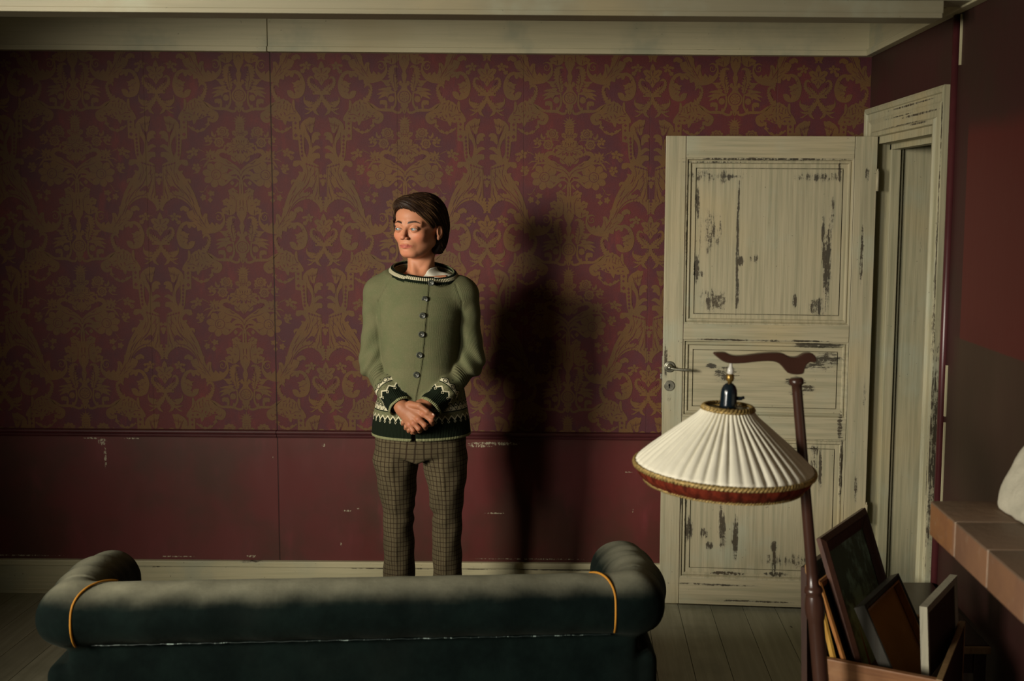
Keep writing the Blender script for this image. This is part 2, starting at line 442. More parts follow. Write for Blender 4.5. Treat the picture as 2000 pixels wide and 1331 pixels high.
# stems and big hooked leaf
S('A',[(85,1320),(88,1150),(140,1080),(260,1010),(380,960),(470,860),(440,790),(370,775),(325,800),(345,820)],[20,50,70,110,120,70,72,60,34,4],ser=0)
P('A',[(330,900),(440,905),(540,920),(600,960),(520,945),(420,965),(330,1010),(230,1050),(200,1030)])
S('A',[(110,1110),(200,1045),(330,1010),(420,965)],[7,9,9,4],1); S('A',[(90,1000),(60,920)],[8,6],1)
S('A',[(85,1180),(120,1110),(150,1090)],[8,8,4],1)
S('A',[(200,960),(270,985),(300,975)],[5,8,4],1)
S('A',[(480,950),(600,935),(660,1000),(700,1055)],[10,30,34,3]); S('A',[(600,915),(690,910),(760,955)],[8,22,3])
Bl('A',(575,845),75,62,9,.30); S('A',[(575,900),(575,840)],[4,14],1,n=2)
for k in (-1,0,1): Lf('A',(575+k*30,830),(575+k*75,745+abs(k)*25),34)
S('A',[(660,810),(720,775),(765,760),(775,735)],[5,12,10,14]); Fl('A',(850,800),66,5,.2); Bl('A',(945,800),28,22,3,.2); Bl('A',(925,880),36,34,4,.1); ring('A',(928,882),16,6)
S('A',[(700,1005),(760,1025)],[4,10],n=2); Fl('A',(815,1045),62,5,.9); S('A',[(770,1085),(800,1125),(875,1142)],[34,26,3])
# peony
Bl('A',(490,1160),205,190,8,.15,.2)
ring('A',(490,1160),78,10); S('A',[(470,1130),(500,1120),(530,1150),(525,1195),(490,1200),(485,1170)],[5,9,9,9,9,4],1)
for k in range(8):
    t = 2*PI*(k+.5)/8-.2; S('A',[(490+95*math.cos(t),1160+95*math.sin(t)),(490+175*math.cos(t),1160+165*math.sin(t))],[3,9],1,n=2)
# leaves at the stem, berry sprigs
S('A',[(95,1240),(110,1160),(190,1120),(265,1150),(270,1190),(235,1180)],[10,40,70,60,36,4])
S('A',[(100,1250),(120,1190),(180,1160)],[6,8,4],1)
S('B',[(95,110),(150,50),(230,45),(330,130),(370,175)],[10,26,44,36,3]); Bl('B',(230,130),30,34,4); Lf('B',(130,110),(200,200),36,.1); Lf('B',(180,60),(150,0),30)
S('B',[(625,160),(665,210),(690,260)],[4,12,5]); S('B',[(690,262),(740,278),(775,262)],[5,18,3]); Bl('B',(578,300),52,40,5,.25); Bl('B',(712,365),44,46,5,.28); Bl('B',(600,405),34,36,4,.25); S('B',[(660,235),(640,290),(600,320),(600,380)],[5,7,6,5])
# trunk with acanthus lobes
P('B',[(85,60),(120,130),(118,230),(130,330),(175,420),(160,560),(165,640),(110,760),(130,830),(85,905)],sm=4)
for (c,r) in (((225,275),62),((225,370),50),((330,440),58),((350,580),56),((255,500),68)): Bl('B',c,r*1.15,r,5,.16,.4)
P('B',[(130,300),(250,330),(300,450),(300,560),(330,640),(250,650),(190,600),(150,560)])
S('B',[(170,400),(175,520),(190,620)],[5,10,4],1); S('B',[(230,330),(200,360),(190,420)],[8,8,3],1)
S('B',[(85,520),(110,540),(120,580)],[8,10,6],1); S('B',[(85,150),(88,300)],[8,3],1); S('B',[(190,250),(150,290)],[4,12],1,n=2)
# urn with rosette
P('D',[(110,905),(140,940),(150,905),(175,895),(200,925),(190,965),(165,975),(155,1010),(190,1060),(225,1110),(232,1160),(215,1220),(170,1260),(110,1275)])
ring('D',(110,1150),88,11); 
for k in range(8):
    t = 2*PI*k/8; S('D',[(110+22*math.cos(t),1150+22*math.sin(t)),(110+62*math.cos(t),1150+62*math.sin(t))],[3,9],1,n=2)
S('D',[(110,1265),(125,1330),(130,1380),(110,1420)],[30,44,30,3]); S('C',[(85,800),(130,860),(85,930)],[20,40,4])
# feather leaf beside the urn
S('D',[(205,690),(240,668),(290,680),(320,740),(300,850),(262,960),(250,1060)],[6,36,60,110,130,110,40],ser=1,n=8)
S('D',[(265,760),(285,850),(255,1040)],[4,8,5],1)
for a,b in (((330,900),(488,892)),((330,960),(440,930)),((310,1010),(400,1000))): Lf('D',a,b,54,.12)
for a,b in (((300,1060),(545,1045)),((330,1090),(562,1120)),((360,1110),(540,1185))): Lf('D',a,b,50,-.08)
S('D',[(240,1080),(330,1085),(390,1125),(385,1170)],[10,50,44,6]); S('D',[(260,1110),(340,1110),(370,1140)],[5,8,4],1)
ring('C',(300,760),34,36,0); Bl('C',(300,755),30,30,5,.1)
S('C',[(235,650),(225,760),(235,850),(290,930),(330,950)],[26,30,36,42,40])
S('C',[(290,870),(300,930)],[20,30],n=3)
P('C',[(385,780),(480,785),(480,850),(440,840),(425,860),(400,850),(405,900),(370,910),(362,840)],sm=3)
S('C',[(140,910),(150,965),(210,975),(300,940),(400,935),(500,930),(600,880),(640,850)],[30,36,40,40,50,36,60,50])
# beast-like leaf mass
S('C',[(735,590),(715,545),(670,530),(635,580),(650,680),(700,780),(740,850)],[8,40,52,58,70,80,120],ser=1,n=8)
P('C',[(620,880),(600,905),(640,830),(700,800),(745,725),(765,780),(810,765),(840,790),(880,800),(940,850),(955,800),(985,785),(995,870),(1000,930),(1050,1000),(1085,1060),(1090,1110),(1040,1125),(960,1125),(900,1135),(860,1120),(850,1160),(835,1190),(800,1150),(785,1115),(720,1100),(640,1060),(600,1050),(560,1060),(600,1110),(560,1150),(500,1155),(450,1120),(425,1060),(440,1000),(500,960),(560,930)],sm=3)
for a,b,w in (((690,1010),(720,1090),16),((750,1000),(770,1050),18),((810,980),(830,1040),20),((830,1050),(930,1000),8),((600,1000),(560,980),12)): S('C',[a,((a[0]+b[0])/2+8,(a[1]+b[1])/2),b],[3,w,3],1,n=4)
for c in ((610,1030),(675,1055),(740,1083),(905,1070),(985,1075)): Bl('C',c,16,13,4,.2,0,1)
S('C',[(500,1050),(520,1090),(560,1080)],[8,12,6],1); S('C',[(860,850),(880,870)],[10,14],1,n=2); S('C',[(940,850),(960,930),(1010,1000)],[5,9,4],1)
for k in range(5): S('C',[(700+k*52,930+k*6),(720+k*50,870)],[3,9],1,n=2)
# garland
S('C',[(600,1080),(600,1180),(640,1240),(720,1290),(810,1290),(880,1250),(930,1215)],[26,34,14,30,32,26,30],ser=1,n=7)
for c in ((610,1190),(690,1270),(780,1295),(860,1255)): Bl('C',c,34,24,4,.3)
# trellis column and stalk with leaves
P('A',[(945,300),(1060,290),(1060,420),(1150,440),(1140,640),(1140,790),(1190,900),(1240,950),(1150,960),(1090,930),(1060,830),(1040,600),(950,585)],sm=1)
for c,r in (((1000,325),26),((995,405),22),((1000,520),34)): P('A',[(c[0]-r,c[1]),(c[0],c[1]-r),(c[0]+r,c[1]),(c[0],c[1]+r)],1,1)
for k in range(6): P('A',[(1062+k*3,560+k*62-26),(1085+k*3,530+k*62-0-26),(1105+k*3,560+k*62-26),(1085+k*3,590+k*62-26)],1,1)
S('A',[(1135,470),(1133,640),(1145,790)],[5,5,5],1,n=3)
S('A',[(1230,250),(1160,300),(1120,380),(1150,480),(1210,580),(1240,680),(1235,800),(1225,900),(1260,950)],[20,60,90,80,60,50,60,110,60])
P('A',[(1150,300),(1230,225),(1280,240),(1325,230),(1318,290),(1300,330),(1310,350),(1285,400),(1280,460),(1240,480),(1180,420)],sm=2)
S('A',[(1140,330),(1200,430),(1240,560),(1245,700)],[4,9,9,4],1); S('A',[(1230,300),(1235,420)],[4,9],1,n=2)
P('A',[(1260,620),(1270,510),(1320,465),(1385,470),(1410,515),(1370,530),(1385,580),(1330,590),(1290,640)])
P('A',[(1255,740),(1300,690),(1360,680),(1405,720),(1340,740),(1270,800)])
P('A',[(1240,880),(1270,810),(1320,800),(1385,810),(1390,880),(1330,890),(1290,930),(1260,975)])
# shield below, hook and body
S('A',[(1040,1000),(1010,975),(975,960),(962,1000),(1000,1020)],[40,36,40,36,4]); P('A',[(960,930),(1080,925),(1180,950),(1370,1000),(1370,1331),(1370,1560),(1290,1560),(1100,1500),(1060,1420),(1090,1250),(1030,1100),(1095,1110),(1110,1060),(1050,990),(1000,1025),(955,1000)],sm=2)
for k in range(5): P('A',[(1150+k*45,975+k*12),(1170+k*45,958+k*14),(1195+k*45,988+k*13),(1170+k*45,1000+k*12)],1,1)
S('A',[(1360,1005),(1360,1560)],[3,3],1,n=2); S('A',[(1300,1040),(1300,1180)],[4,14],1,n=3); S('A',[(1160,1000),(1185,1120),(1120,1300)],[5,8,5],1)
for a,b in (((1330,1080),(1250,1180)),((1340,1150),(1290,1230)),((1240,1040),(1220,1110))): S('A',[a,b],[4,14,4],1,n=3)
for c in ((1420,1250),(1400,1170)): Bl('A',c,34,30,5,.2)
# lower arm: taper down-left, second arc
S('D',[(1180,60),(1080,150),(960,280),(900,400),(850,560),(800,700),(740,800),(650,850)],[330,250,160,140,110,90,110,120],ser=0)
P('D',[(930,130),(915,80),(950,48),(1010,55),(1035,100),(1040,150),(980,210),(960,170),(990,120),(960,90)],sm=3)
S('D',[(850,700),(880,560),(960,420),(1080,330),(1220,300),(1340,350),(1400,450),(1415,540),(1380,570)],[40,60,80,110,130,150,90,50,6],ser=1,one=1,n=8)
S('D',[(880,640),(920,500),(1010,390),(1120,330),(1240,320)],[8,12,14,12,6],1)
P('D',[(960,540),(1010,500),(1060,490),(1110,530),(1100,575),(1060,560),(1030,580),(980,580)],sm=3)
S('D',[(1120,260),(1180,230),(1230,240)],[6,26,4],1); S('D',[(1250,180),(1270,280)],[6,26,6],1,n=3)
P('D',[(1280,100),(1370,80),(1370,400),(1300,380)],sm=1)
# spiral scroll
S('D',[(480,670),(500,640),(520,660),(515,700),(470,715),(435,680),(440,620),(490,590),(545,615)],[14,14,14,14,14,14,18,20,6],n=5)
S('D',[(480,590),(420,620),(400,700),(425,780),(500,850),(600,880),(700,860),(770,800)],[20,34,30,60,90,100,150,130])
P('D',[(480,800),(545,760),(545,810),(610,745),(640,800),(680,690),(670,620),(720,610),(760,670),(750,720),(820,650),(850,720),(900,740),(960,750),(1010,740),(1000,800),(980,850),(940,850),(930,820),(890,850),(860,820),(850,895),(790,880),(770,870),(770,950),(720,940),(690,880),(560,890)],sm=2)
for a,b in (((760,760),(690,850)),((850,760),(760,830)),((900,780),(850,830)),((700,660),(720,780)),((820,700),(770,790)),((900,680),(830,740))): S('D',[a,b],[3,10,3],1,n=3)
S('D',[(1000,760),(1080,800),(1130,900),(1135,1000),(1090,1110),(1000,1150),(930,1130),(895,1075)],[50,60,70,90,110,90,70,6],n=8)
P('D',[(960,940),(1010,935),(1060,900),(1100,920),(1110,1010),(1040,1100),(990,1040),(1040,1010),(980,1010),(995,975)],sm=3)
P('D',[(890,1070),(940,1060),(990,1100),(960,1140),(910,1120)],sm=3)
ring('D',(1060,1000),14,6)
P('D',[(880,560),(1000,590),(990,650),(960,700),(900,710),(960,715),(870,740),(820,700)],sm=3)
for c in ((810,560),(790,500)): Lf('D',(840,640),c,50)
# palmette on the outer axis
P('D',[(1455,612),(1410,650),(1395,705),(1350,690),(1290,715),(1310,770),(1340,800),(1320,830),(1350,880),(1390,900),(1420,950),(1455,960)],sm=3)
for a,b in (((1430,700),(1455,790)),((1350,740),(1420,800)),((1370,850),(1430,820)),((1420,920),(1440,850))): S('D',[a,b],[12,4],1,n=2)
Fl('D',(1205,672),62,5,.3); Bl('D',(1120,665),26,22,4); Bl('D',(1140,755),38,34,5,.15); S('D',[(1240,670),(1300,650),(1350,690)],[5,7,4]); S('D',[(1190,710),(1150,740)],[5,7],n=2)
S('D',[(1330,880),(1280,850),(1240,880),(1245,960),(1320,1020),(1400,1080),(1440,1130)],[6,40,44,60,110,90,30],ser=1,n=8)
S('D',[(1440,1120),(1360,1100),(1310,1110),(1325,1090)],[30,50,36,5])
S('D',[(1452,1090),(1440,1180),(1410,1230),(1340,1290),(1260,1270),(1200,1250),(1170,1230)],[30,30,50,80,70,60,30],ser=1,n=7)
S('D',[(1165,1150),(1160,1210),(1180,1260),(1240,1310),(1290,1300)],[3,26,40,46,20])
S('C',[(1435,640),(1410,760),(1350,860),(1300,930),(1220,935),(1150,915)],[24,70,90,60,36,4],ser=1,n=7)
S('C',[(1310,930),(1330,980),(1390,1030)],[50,50,4]); S('C',[(1270,950),(1200,1000),(1150,1010)],[14,24,3])
for a,b,c in (((1330,1200),(1280,1330),(1180,1450)),((1300,1330),(1240,1440),(1150,1520)),((1230,1180),(1180,1300),(1110,1400)),((1340,1330),(1330,1440),(1290,1530)),((1150,1130),(1120,1220),(1090,1260))): S('A',[a,b,c],[3,16,4],1,n=4)
for a,b,c in (((1090,200),(980,330),(930,430)),((1190,120),(1120,200),(1040,300)),((900,470),(880,560),(830,660)),((960,300),(910,380),(890,470)),((820,640),(780,720),(720,790)),((1010,160),(960,240),(925,300))): S('D',[a,b,c],[3,15,3],1,n=4)
P('D',[(1180,190),(1230,165),(1265,230),(1250,275),(1215,235),(1200,262),(1175,230),(1150,262),(1120,240)],1,2)
for a,b in (((150,60),(230,120)),((60,1180),(140,1240))): pass
for k in range(6): S('A',[(1175+k*28,345-k*8),(1165+k*24,385-k*6)],[3,10],1,n=2)
for a,b in (((250,620),(200,660)),((275,690),(215,700)),((60,610),(70,650)),((150,600),(140,645)),((180,880),(150,840)),((270,800),(215,770))): S('A',[a,b],[10,4],1,n=2)
for a,b in (((400,860),(330,900)),((420,820),(360,850)),((330,930),(250,980))): S('A',[a,((a[0]+b[0])/2,(a[1]+b[1])/2+8),b],[3,12,3],1,n=3)
for a,b in (((200,280),(240,250)),((215,380),(250,360)),((300,450),(350,430)),((310,600),(360,580)),((230,500),(280,490)),((110,400),(112,500)),((250,330),(262,345)),((295,560),(290,640))): S('B',[a,b],[4,14,3],1,n=3)
for a,b in (((240,720),(262,760)),((225,820),(250,850)),((290,800),(262,840)),((232,920),(248,950)),((290,900),(262,940))): S('D',[a,b],[10,3],1,n=2)
for k in range(7): S('D',[(1050+k*52,330-abs(k-4)*14+30),(1060+k*50,395-abs(k-4)*16)],[3,12],1,n=2)
for a,b in (((1110,850),(1060,900)),((1120,960),(1080,980)),((1080,1080),(1040,1060)),((1000,1130),(990,1090))): S('D',[a,b],[10,3],1,n=2)
for a,b in (((1270,960),(1340,1030)),((1290,900),(1330,960)),((1380,1060),(1330,1050)),((1260,1290),(1330,1260)),((1380,1210),(1420,1130))): S('D',[a,((a[0]+b[0])/2+6,(a[1]+b[1])/2),b],[3,12,3],1,n=3)
for a,b in (((660,560),(640,620)),((690,700),(660,640)),((760,820),(700,840)),((820,800),(800,860)),((700,960),(640,980)),((870,960),(820,930)),((1010,960),(960,980)),((900,1010),(1000,1010))): S('C',[a,((a[0]+b[0])/2+6,(a[1]+b[1])/2),b],[3,13,3],1,n=3)
# finial between repeats near the shield gap
Bl('A',(1435,1290),26,40,5,.2)
HALF = 1350.; SX = .346/HALF; SZ = 2.60e-4
def build_paper(mb):
    dz0 = 0
    polys = []
    for k,(q,dark) in enumerate(SH):
        off = (.0003+k*.000003) if not dark else (.0008+k*.000003)
        polys.append((np.array(q),dark,off))
    for ci in range(-3,5):
        cx = -1.430+ci*.692
        for ri in range(-1,4):
            z0 = 2.076-ri*.634
            for mir in (1,-1):
                for q,dark,off in polys:
                    x = cx+mir*q[:,0]*SX; z = z0-q[:,1]*SZ
                    if z.min() > ZW+.02 or z.max() < ZR or x.min() > XR-.001 or x.max() < XL: continue
                    o2 = off+(.0000015 if mir < 0 else 0)
                    yy = np.full(len(x), D-o2)
                    if z.min() < ZR+.014 or x.max() > XR-.001:      # cut by the rail or the corner
                        bm = bmesh.new(); bm.faces.new([bm.verts.new(p) for p in zip(x,yy,z)])
                        for co,no in (((0,0,ZR+.013),(0,0,-1)),((XR-.001,0,0),(1,0,0))):
                            bmesh.ops.bisect_plane(bm, geom=bm.verts[:]+bm.edges[:]+bm.faces[:], plane_co=co, plane_no=no, clear_outer=True)
                        bm.verts.index_update()
                        fs = [[v.index for v in f.verts] for f in bm.faces]; vs2 = [v.co[:] for v in bm.verts]; bm.free()
                        if not fs: continue
                    else: vs2 = list(zip(x,yy,z)); fs = [list(range(len(x)))]
                    mb.cur = 1 if dark else 2
                    mb.add(vs2, fs)
build_paper(mb)
me = bpy.data.meshes.new('wall_back'); me.from_pydata(mb.v,[],mb.f); me.update()
ow = link('wall_back', me, ['red_wainscot_paint','wallpaper_ground','wallpaper_ornament'])
me.polygons.foreach_set('material_index', mb.mi)
tag(ow,'back wall with red and gold damask wallpaper above red wainscot',kind='structure')

# --- other walls
mb = MB()
DY0,DY1,DZ = 3.775,4.545,1.985
mb.box(XR,XR+.30,YF,DY0,0,ZC); mb.box(XR,XR+.30,DY1,D,0,ZC); mb.box(XR,XR+.30,DY0,DY1,DZ,ZC)
tag(mb.build('wall_right','side_wall_paint'),'dark red right-hand wall with a brighter red patch',kind='structure')
mb = MB(); WY0,WY1,WZ0,WZ1 = .25,1.66,1.15,2.5
VY0,VY1 = -1.4,-.4  # second opening, added out of view for the fill lamps
for a,b,c,d in ((YF,VY0,0,ZC),(VY0,VY1,0,1.2),(VY0,VY1,2.4,ZC),(VY1,WY0,0,ZC),(WY1,D,0,ZC),(WY0,WY1,0,WZ0),(WY0,WY1,WZ1,ZC)): mb.box(XL-.52,XL,a,b,c,d)
tag(mb.build('wall_left','side_wall_paint'),kind='structure')
mb = MB(); mb.box(XL-.52,XR+.3,YF-.12,YF,0,ZC); tag(mb.build('wall_front','dark_hall'),kind='structure')
mb = MB(); mb.box(XR+.9,XR+1.0,2.9,D+.12,-.03,ZC); mb.box(XR+.352,XR+.9,D,D+.12,-.03,ZC); mb.box(XR+.302,XR+.9,2.9,3.0,-.03,ZC); mb.box(XR+.302,XR+.9,3.0,D,ZC-.1,ZC); mb.box(XR+.41,XR+.9,3.0,D,-.03,0); tag(mb.build('wall_hallway','dark_hall'),kind='structure')
for nm,(a,b,c,d) in (('window_1',(WY0,WY1,WZ0,WZ1)),('fill_window',(VY0,VY1,1.2,2.4))):
    mb = MB(); xx = XL-.49
    for q in ((a,b,c,c+.05),(a,b,d-.05,d),(a,a+.05,c,d),(b-.05,b,c,d)): mb.box(xx-.03,xx+.03,*q)
    tag(mb.build(nm,'cream_upright'),kind='structure')
# --- ceiling, fascia boards, beam
mb = MB(); mb.box(XL-.1,XR+.3,YF-.1,D+.1,ZC,ZC+.1)
tag(mb.build('ceiling','cream_horizontal'),kind='structure')
mb = MB(); yy = D-.034
for a,b in ((XL,-1.2995),(-1.2965,XR)):
    mb.box(a,b,yy,D,ZW,ZC,bev=.001); mb.box(a,b,yy-.010,D,ZW-.004,ZW+.018,bev=.003)
tag(mb.build('trim_1','cream_horizontal'),'pale fascia board above the wallpaper on the back wall',kind='structure')
mb = MB(); mb.box(XR-.022,XR,YF,D-.0345,ZW,ZC); mb.box(XR-.034,XR,YF,D-.0345,ZW-.004,ZW+.022,bev=.003)
tag(mb.build('trim_2','cream_side'),'pale fascia board along the top of the right wall',kind='structure')
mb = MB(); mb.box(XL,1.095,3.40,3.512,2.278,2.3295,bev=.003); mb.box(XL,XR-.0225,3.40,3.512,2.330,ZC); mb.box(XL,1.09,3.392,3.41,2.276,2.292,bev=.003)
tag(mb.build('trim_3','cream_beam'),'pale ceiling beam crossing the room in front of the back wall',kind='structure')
# --- chair rail and baseboard
mb = MB()
for a,b in ((XL,-1.2992),(-1.2968,XR)):
    v = [(D,ZR-.016),(D-.012,ZR-.016),(D-.014,ZR-.010),(D-.014,ZR-.004),(D-.022,ZR+.000),(D-.025,ZR+.007),(D-.022,ZR+.013),(D-.008,ZR+.016),(D,ZR+.016)]
    n = len(v); mb.add([(a,*p) for p in v]+[(b,*p) for p in v],[list(range(n)),list(range(n,2*n))]+[(i,(i+1)%n,(i+1)%n+n,i+n) for i in range(n)])
tag(mb.build('trim_4','maroon_gloss'),'maroon chair rail between the wallpaper and the red wainscot',kind='structure')
mb = MB()
mb.box(XL,XR,D-.016,D,0,.122,bev=.002); mb.box(XL,XR,D-.024,D,.122,.148,bev=.004); mb.box(XL,XR,D-.026,D,0,.012)
tag(mb.build('baseboard_back','cream_base'),'pale worn baseboard under the red wainscot',kind='structure')
mb = MB(); mb.box(XR-.02,XR,YF,3.60,0,.14); tag(mb.build('baseboard_right','maroon_gloss'),kind='structure')
# --- door opening in the right wall: casing, lining, stop
mb = MB()
def casing(mb, y0, y1, z1, out):
    # moulded profile (w from the opening, th from the wall) mitred round the two top corners
    prof = [(0,0),(0,.014),(.003,.022),(.018,.024),(.022,.017),(.026,.014),(.055,.013),(.062,.016),(.068,.019),(.074,.016),(.080,.015),(.098,.017),(.101,.023),(.112,.028),(out,.024),(out,0)]
    rows = []
    for (w,th) in prof:
        yb = min(y1+w, D-.003+.0*w)
        rows.append([(XR-th,y0-w,0),(XR-th,y0-w,z1+w),(XR-th,yb,z1+w),(XR-th,yb,0)])
    v = [p for r in rows for p in r]; f = []
    for i in range(len(prof)-1):
        for j in range(3): f.append((i*4+j,i*4+j+1,(i+1)*4+j+1,(i+1)*4+j))
    mb.add(v,f)
casing(mb,DY0,DY1,DZ,.122)
mb.box(XR-.008,XR+.30,DY1-.028,DY1+.001,0,DZ); mb.box(XR-.008,XR+.30,DY0-.001,DY0+.028,0,DZ); mb.box(XR-.008,XR+.30,DY0,DY1,DZ-.028,DZ+.001)
mb.box(XR+.045,XR+.085,DY1-.050,DY1-.026,0,DZ-.026,bev=.003); mb.box(XR+.085,XR+.10,DY1-.038,DY1-.026,0,DZ-.026,bev=.003)
mb.box(XR+.045,XR+.085,DY0+.026,DY0+.050,0,DZ-.026); mb.box(XR+.045,XR+.085,DY0+.026,DY1-.026,DZ-.05,DZ-.026)
mb.box(XR,XR+.30,DY0,DY1,0,.018)
cream('cream_casing','z',patches=[(4.05,2.075,.30,.004,.9),(4.2,2.045,.22,.0025,.8),(3.95,2.035,.22,.005,.95),(4.15,2.01,.3,.003,.85),(3.92,2.0,.12,.004,.9),(3.70,1.45,.006,.25,.75),(3.712,1.30,.006,.16,.95),(3.66,1.6,.004,.5,.7),(3.655,.9,.004,.5,.8),(3.70,.8,.004,.3,.7),(4.56,1.5,.01,.4,.5),(4.60,1.0,.01,.5,.6),(3.66,2.0,.004,.1,.8)],off=8.,pax='y',base=(.34,.31,.20))
o = mb.build('trim_5','cream_casing'); tag(o,'distressed cream moulded casing around the doorway in the right wall',kind='structure')
# maroon round moulding beside the casing, with a bare wood edge
mb = MB(); mb.tube([(XR-.004,3.612,.0),(XR-.004,3.612,2.32)],.014,12); mb.tube([(XR-.002,3.635,.0),(XR-.002,3.635,2.32)],.009,10)
tag(mb.build('trim_6','maroon_gloss',smooth=True),'thin maroon moulding beside the door casing on the right wall',kind='structure')
mb = MB(); mb.box(XR-.006,XR,3.578,3.586,1.02,1.19); mb.box(XR-.006,XR,3.578,3.584,.70,1.0); mb.box(XR-.006,XR,3.572,3.58,2.16,2.32)
tag(mb.build('trim_7','cream_upright'),'narrow pale bare wood edge beside the maroon moulding',kind='structure')
# ------------------------------------------------------------------ the open door (hinge at the origin, leaf towards -x)
DW, DHt = .850, 1.968
door = empty('door_1',(1.200,4.512,.018),math.radians(-4.3)); tag(door,'open cream panelled door with flaking distressed paint',kind='structure')
def dp(px,py): return (-(1710-px)/406.*DW, DHt-(py-269)*DHt/912.)
pl = []
for (px,py,sx,sy,w) in ((1368,520,5,26,.75),(1366,400,5,35,.6),(1447,470,2.5,120,.8),(1452,505,6,9,.95),(1449,570,3,30,.8),(1372,530,9,6,.8),(1622,515,6,62,1.05),(1628,430,4,50,.7),(1612,460,3,50,.7),(1608,590,14,16,.8),(1560,580,4,12,.9),
    (1432,345,18,4,.75),(1382,340,6,9,.75),(1640,335,3,20,.8),(1625,692,26,12,.95),(1600,705,30,10,.6),(1590,748,13,6,.8),(1415,720,8,8,.6),(1400,708,9,5,.75),(1572,757,18,5,.7),(1400,345,60,16,.45),(1600,345,50,14,.45),(1395,450,30,60,.4),(1480,500,10,10,.5),(1400,580,40,30,.42),(1430,725,25,20,.5),(1565,735,18,12,.6),(1440,900,60,40,.38),(1560,1090,60,20,.42),(1362,1030,7,22,.85),(1392,1040,8,12,.6),(1425,1020,3,50,.75),
    (1431,1040,5,34,.85),(1455,1045,5,40,.95),(1403,1064,6,8,.9),(1533,1062,5,10,1.0),(1534,1090,4,24,.85),(1440,1118,30,3,.8),(1540,1117,18,4,.85),(1620,905,3,45,.85),(1607,870,10,10,.7),(1606,895,8,40,.5),
    (1500,312,120,2.5,.75),(1400,318,60,2,.6),(1347,420,2,120,.55),(1500,656,120,2.5,.7),(1610,664,40,5,.85),(1310,700,3,40,.7),(1345,960,3,90,.6),(1660,900,3,60,.85),(1655,820,4,30,.8),(1420,1140,80,3,.65),(1480,1172,90,2.5,.55),(1318,770,5,10,.5),(1355,1000,3,90,.5),(1686,500,2.5,60,.7),(1692,340,3,12,.8),(1700,760,3,30,.7),(1690,940,3,40,.6)):
    q = dp(px,py); pl.append((q[0],q[1],sx*.0021*1.35,sy*.00215*1.15,w*1.12))
cream('cream_door','z',patches=pl,base=(.35,.31,.205),off=2.)
cream('cream_door_rail','x',patches=pl,base=(.35,.31,.205),off=7.)
X0,X1 = -DW,0.; sl,sr = X0+.084,X1-.090
TH = .038; g_ = .0017
zt0 = dp(0,310)[1]; zm = (dp(0,626)[1],dp(0,657)[1]); zl = (dp(0,806)[1],dp(0,846)[1]); zb = dp(0,1128)[1]
mb = MB(); mb.box(X0,sl-g_,-TH,0,0,DHt,bev=.0025); tag(mb.build('stile','cream_door',door))
mb = MB(); mb.box(sr+g_,X1,-TH,0,0,DHt,bev=.0025); mb.build('stile','cream_door',door)
for a,b in ((zt0,DHt),(zm[1],zm[0]),(zl[1],zl[0]),(0,zb)):
    mb = MB(); mb.box(sl,sr,-TH+.001,-.001,a,b,bev=.002); mb.build('rail','cream_door_rail',door)
for k,(a,b) in enumerate(((zm[0],zt0),(zl[0],zm[1]),(zb,zl[1]))):
    mb = MB()
    for side in (0,1):
        loops = []
        for ins,dep in ((0,.001),(.006,.002),(.009,.010),(.014,.006),(.019,.006),(.024,.013),(.040,.013),(.0405,.019),(.0435,.019),(.0440,.0115)):
            yv = -TH+dep if side == 0 else -dep
            loops.append([(sl+ins,yv,a+ins),(sr-ins,yv,a+ins),(sr-ins,yv,b-ins),(sl+ins,yv,b-ins)])
        v = [p for l in loops for p in l]; f = []
        for i in range(len(loops)-1):
            for j in range(4): f.append((i*4+j,i*4+(j+1)%4,(i+1)*4+(j+1)%4,(i+1)*4+j))
        f.append([(len(loops)-1)*4+j for j in range(4)]); mb.add(v,f)
    mb.build('door_panel','cream_door' if k != 1 else 'cream_door_rail',door)
plain('old_steel',(.30,.29,.23),.38,.5,amt=.35,sc=(60,60,60),Metallic=.85)
plain('black_void',(.004,.004,.004),.9,.1)
hx,hz = dp(1318,710); my = Matrix.Translation((hx,-TH,hz))@Matrix.Rotation(PI/2,4,'X')
mb = MB(); mb.lathe([(.0235,0),(.0235,.003),(.019,.0048),(.017,.004),(.012,.006),(.0105,.016),(.0085,.030),(.004,.034)],28,my)
rose = mb.build('handle_rose','old_steel',door,smooth=True)
mb = MB(); pts = crom([(hx,-TH-.026,hz),(hx+.02,-TH-.032,hz-.005),(hx+.05,-TH-.034,hz-.007),(hx+.075,-TH-.034,hz-.007),(hx+.090,-TH-.032,hz-.009)],4)
mb.tube(pts,[.007,.0065,.006,.0055,.0052,.0052,.0052,.0055,.0058,.006,.0062,.0062,.006,.0055,.005,.0046,.0035],10); mb.build('lever','old_steel',rose,smooth=True)
ex,ez = dp(1318,747); my = Matrix.Translation((ex,-TH,ez))@Matrix.Rotation(PI/2,4,'X')
mb = MB(); mb.lathe([(.0225,0),(.0225,.002),(.0205,.0035),(.018,.0035)],28,my); esc = mb.build('keyhole_plate','old_steel',door,smooth=False)
mb = MB(); my = Matrix.Translation((ex,-TH-.0034,ez+.003))@Matrix.Rotation(PI/2,4,'X'); mb.lathe([(.0042,0),(.0042,.0006)],14,my); mb.box(ex-.002,ex+.002,-TH-.0041,-TH-.003,ez-.010,ez+.003); mb.build('keyhole','black_void',esc)
mb = MB(); mb.box(X0-.009,X0,-.026,-.012,dp(0,735)[1],dp(0,725)[1],bev=.001); mb.box(X0-.003,X0+.0005,-.03,-.008,dp(0,800)[1],dp(0,690)[1]); mb.build('latch','old_steel',door)
